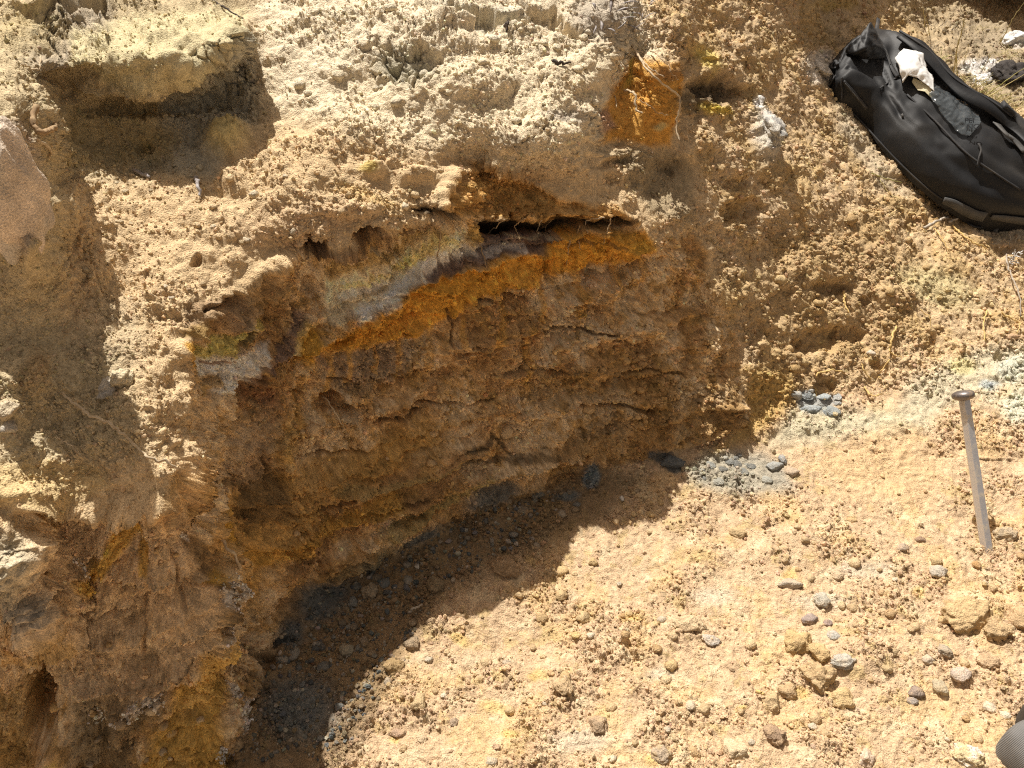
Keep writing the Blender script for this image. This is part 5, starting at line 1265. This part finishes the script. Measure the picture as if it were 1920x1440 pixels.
root('root', [(1874, 590, .006), (1892, 598, .016), (1912, 606, .018), (1906, 626, .01)], .0022, .0014, M_ROOTY, 'forked straw root near the right edge below the backpack')
root('root', [(1720, 585, .004), (1740, 604, .012), (1746, 640, .008)], .0012, .0008, M_ROOTY, 'hair thin straw root on the yellow patch of the slope')
root('root', [(1585, 540, .004), (1610, 556, .010), (1640, 584, .012), (1668, 600, .006)], .0014, .0008, M_ROOTD, 'thin brown root running down the middle of the slope')
root('root', [(1060, 445, .004), (1062, 470, .012), (1065, 500, .008)], .0014, .0009, M_ROOTD, 'thin dark root hanging over the orange bed below the black gap')
root('root', [(905, 430, .006), (902, 460, .014), (900, 492, .008)], .0013, .0009, M_ROOTD, 'thin dark root over the white bed')
root('root', [(1085, 420, .006), (1086, 446, .012), (1088, 470, .008)], .0013, .0009, M_ROOTD, 'thin root at the right end of the black gap')
root('root', [(820, 400, .006), (824, 432, .014), (816, 470, .008)], .0016, .0010, M_ROOTD, 'brown root crossing the pale yellow bed')
root('root', [(1124, 405, .006), (1128, 425, .012), (1124, 448, .008)], .0013, .0009, M_ROOTD, 'short brown root under the right end of the overhang')
root('root', [(930, 230, .004), (948, 256, .010), (972, 290, .006)], .0014, .0009, M_ROOT, 'faint pale root on the bench above the overhang')
root('root', [(1070, 50, .004), (1060, 80, .010), (1050, 110, .006)], .0014, .0008, M_ROOT, 'pale thin root on the spoil below the dead leaves')
root('root', [(400, 0, .004), (430, 18, .012), (456, 34, .006)], .0022, .0014, M_BURNT, 'dark thin root at the top of the pale block')
root('twig', [(949, 34, .02), (952, 48, .026), (950, 62, .014)], .0032, .0022, M_BURNT, 'dark burnt twig standing in the pale spoil near the top', 'twig')
root('twig', [(1034, 126, .004), (1050, 130, .012), (1064, 128, .006)], .0038, .0016, M_BURNT, 'dark splinter of wood lying on the pale spoil', 'twig')
root('twig', [(368, 336, .006), (372, 352, .016), (377, 372, .01)], .0034, .0020, M_LEAF, 'grey split twig upright beside the brown clod', 'twig')
root('twig', [(250, 318, .004), (272, 330, .012), (284, 340, .006)], .0030, .0022, M_LEAF, 'grey bark strip in the shaded corner of the left bank', 'twig')
root('stick', [(1736, 426, .012), (1756, 418, .018), (1777, 411, .012)], .0042, .0034, M_STICK, 'pale broken stick below the straps of the backpack', 'stick')
root('stick', [(1778, 420, .012), (1793, 415, .016), (1808, 412, .012)], .0026, .0022, M_STICK, 'short pale stick touching the right end of the broken stick', 'stick')
root('stick', [(1787, 425, .010), (1800, 440, .012), (1818, 458, .012), (1842, 472, .006)], .0026, .0016, M_ROOTY, 'yellow straw stem slanting down from the backpack straps', 'stick')
root('stick', [(1748, 428, .008), (1762, 448, .010), (1778, 474, .006)], .0016, .0010, M_ROOTY, 'thin straw stem left of the slanting yellow stem', 'stick')
root('stick', [(1646, 340, .006), (1662, 362, .008), (1676, 380, .006)], .0014, .0009, M_STRAW, 'thin pale straw lying on the slope left of the backpack', 'stick')
root('stick', [(1628, 330, .006), (1654, 336, .008), (1686, 346, .006)], .0016, .0010, M_GREENS, 'thin greenish straw in the edge of the backpack shadow', 'stick')
root('stick', [(1416, 1303, .010), (1430, 1306, .012)], .0028, .0020, M_ROOTY, 'short yellow straw piece on the pit floor beside the tan brown clod', 'stick')
root('stick', [(768, 1150, .008), (780, 1146, .010), (795, 1142, .008)], .0024, .0016, M_STICK, 'pale stick lying in the shadow at the wall foot', 'stick')
root('stick', [(1886, 478, .03), (1890, 500, .03), (1898, 530, .02), (1906, 562, .012), (1912, 596, .006)], .0020, .0014, M_STICK, 'dark dry stem of a dead plant at the right edge', 'stem')
for k, (u, v) in enumerate([(1884, 484), (1890, 496), (1892, 508)]):
    pass
# seed head on the dead stem: small pale bracts
sp = gp(1889, 494, .03); parts = []
rr = np.random.default_rng(5)
for k in range(26):
    a = rr.normal(0, 1, 3); a /= np.linalg.norm(a); b = np.array([rr.normal(0, .006), rr.normal(0, .006), rr.uniform(-.02, .02)])
    parts.append(tube_arrays(np.array([b, b + a * .006, b + a * .011]), np.array([.0022, .0018, .0003]), 4))
o = link_mesh('seed_head', mesh_list('seed_head', parts), M_DUSTC); o.location = sp
tag(o, 'pale dusty seed head of a dead plant at the right edge', 'seed head')
for k, (u, v0_, v1_, wh) in enumerate([(935, 408, 440, 'left end'), (975, 410, 446, 'left middle'), (1010, 410, 438, 'middle'), (1045, 408, 444, 'right middle'), (1100, 404, 432, 'right part')]):
    root('root', [(u, v0_, .010), (u + 4 * (-1) ** k, (v0_ + v1_) / 2, .022), (u - 3, v1_, .016)], .0012, .0007, M_ROOTD if k % 2 else M_ROOT, f'fine rootlet dangling across the {wh} of the black gap')
# dead leaves at the top of the spoil
for k in range(34):
    u, v = rr.normal(1150, 36), rr.normal(22, 24)
    if v < -20 or v > 85: v = 30 + rr.uniform(-20, 30)
    p, n_, _ = at(u, v); a = rr.uniform(0, math.pi); ln = rr.uniform(.018, .045); w = ln * rr.uniform(.07, .14)
    d = Vector((math.cos(a), math.sin(a) * .6, rr.uniform(-.1, .6))).normalized(); mid = p + n_ * rr.uniform(.006, .022)
    C = curve_pts([mid - d * ln / 2, mid + n_ * rr.uniform(.002, .012), mid + d * ln / 2], 7); prof = np.array([.15, .7, 1, 1, .9, .6, .1]) * w
    V, F = tube_arrays(C - np.array(mid[:]), prof, 4, .25)
    o = link_mesh('dead_leaf', mesh_list('dead_leaf', [(V, F)]), M_LEAF if k % 4 else M_STICK); o.location = mid
    tag(o, which(u, v, 5 + ln * 130, (.42,) * 3 if k % 4 else (.5,) * 3, 'dead leaf'), 'leaf', 'dead leaves at the top of the spoil')
# dry grass behind the backpack
def stalk(px, r, label, mat=None, group=None, hts=None):
    pts = [gp(u, v, 0, 0) for u, v in px[:1]]
    base = pts[0]; n = len(px); up = Vector((0, 0, 1))
    dpt = (base - Vector((0, 0, CAM_H))).dot(Vector((0, cP, -sP)))
    P_ = []
    for k, (u, v) in enumerate(px):
        dd = dpt * (1 - .02 * k); q_ = Vector((0, 0, CAM_H)) + Vector(ray(u, v).tolist()) * dd; P_.append(q_ - base)
    o = tube('grass_stalk', P_, r, r * .35, mat or M_STRAW, 5, 5 * n, .0008, int(px[0][0])); o.location = base
    tag(o, label, 'grass stalk', group); return o
stalk([(1786, 158), (1790, 124), (1796, 88), (1804, 56), (1813, 22)], .0026, 'tallest pale grass stalk standing behind the backpack')
stalk([(1797, 160), (1794, 122), (1794, 92), (1802, 62), (1812, 40)], .0022, 'second tall grass stalk crossing the tallest one')
stalk([(1806, 122), (1812, 100), (1816, 82)], .0016, 'short thin stalk right of the two tall stalks')
stalk([(1734, 52), (1733, 34), (1730, 12)], .0018, 'thin upright stalk near the top above the backpack')
stalk([(1743, 66), (1740, 48), (1734, 28)], .0018, 'thin leaning stalk next to the upright one above the backpack')
stalk([(1873, 82), (1886, 60), (1900, 34), (1922, 2)], .0020, 'grass stalk slanting to the upper right picture corner')
stalk([(1838, 186), (1866, 166), (1896, 144), (1928, 122)], .0024, 'upper of two parallel stalks bending over the black charred clod', M_GREENS)
stalk([(1836, 194), (1866, 174), (1896, 154), (1928, 136)], .0024, 'lower of two parallel stalks bending over the black charred clod')
stalk([(1862, 200), (1890, 180), (1926, 160)], .0022, 'stalk leaning right under the charred clod')
stalk([(1840, 136), (1852, 114), (1862, 96)], .0016, 'thin stalk between the two white lumps')
stalk([(1812, 172), (1826, 160), (1834, 142)], .0014, 'thin short stalk in front of the lower white lump')
stalk([(1870, 204), (1896, 202), (1926, 200)], .0018, 'nearly flat straw lying at the right edge behind the backpack')
def tuft(u, v, n, h, spread, mat, label, seed):
    r = np.random.default_rng(seed); p, n_, _ = at(u, v); parts = []
    for k in range(n):
        b = np.array([r.normal(0, spread), r.normal(0, spread), -.004]); a = r.uniform(0, 2 * math.pi); L_ = h * r.uniform(.5, 1.2); ln = r.uniform(.3, 1.3)
        t = np.array([math.cos(a) * ln, math.sin(a) * ln, 1]); t /= np.linalg.norm(t)
        C = curve_pts([b, b + t * L_ * .5, b + t * L_ + np.array([math.cos(a), math.sin(a), -.8]) * L_ * .25], 5)
        parts.append(tube_arrays(C, np.linspace(.0013, .0003, 5), 3))
    o = link_mesh('grass_tuft', mesh_list('grass_tuft', parts), mat); o.location = p
    tag(o, label, 'grass tuft', 'dry grass tufts behind the backpack'); return o
for k, (u, v, n, h, s, m_, lb) in enumerate([
    (1762, 112, 26, .05, .02, M_GREENS, 'greenish tuft hugging the upper edge of the backpack'), (1788, 152, 34, .06, .03, M_STRAW, 'straw tuft at the foot of the two tall stalks'),
    (1822, 166, 34, .06, .03, M_STRAW, 'straw tuft below the lower white lump'), (1850, 184, 30, .055, .03, M_GREENS, 'greenish tuft above the shoulder strap of the backpack'),
    (1878, 196, 30, .06, .03, M_STRAW, 'straw tuft below the charred clod'), (1908, 206, 26, .05, .03, M_STRAW, 'straw tuft at the right edge above the shoulder strap'),
    (1746, 92, 22, .04, .02, M_STICK, 'grey brown tuft over the pocket flap'), (1802, 112, 26, .045, .03, M_STICK, 'grey brown tuft left of the lower white lump'),
    (1872, 112, 26, .05, .03, M_STRAW, 'straw tuft between the white lump and the charred clod'), (1776, 60, 18, .035, .03, M_STICK, 'sparse dull tuft well above the backpack'),
    (1850, 60, 18, .035, .03, M_STRAW, 'sparse straw tuft left of the upper white lump'), (1905, 110, 20, .045, .03, M_STRAW, 'straw tuft above the charred clod'),
    (1892, 446, 22, .035, .03, M_STICK, 'grey litter tuft under the lower edge of the backpack'), (1866, 452, 18, .03, .02, M_STICK, 'small grey litter tuft left of the larger litter tuft')]):
    tuft(u, v, n, h, s, m_, lb, 300 + k)
print('done', round(time.time() - T0, 1))
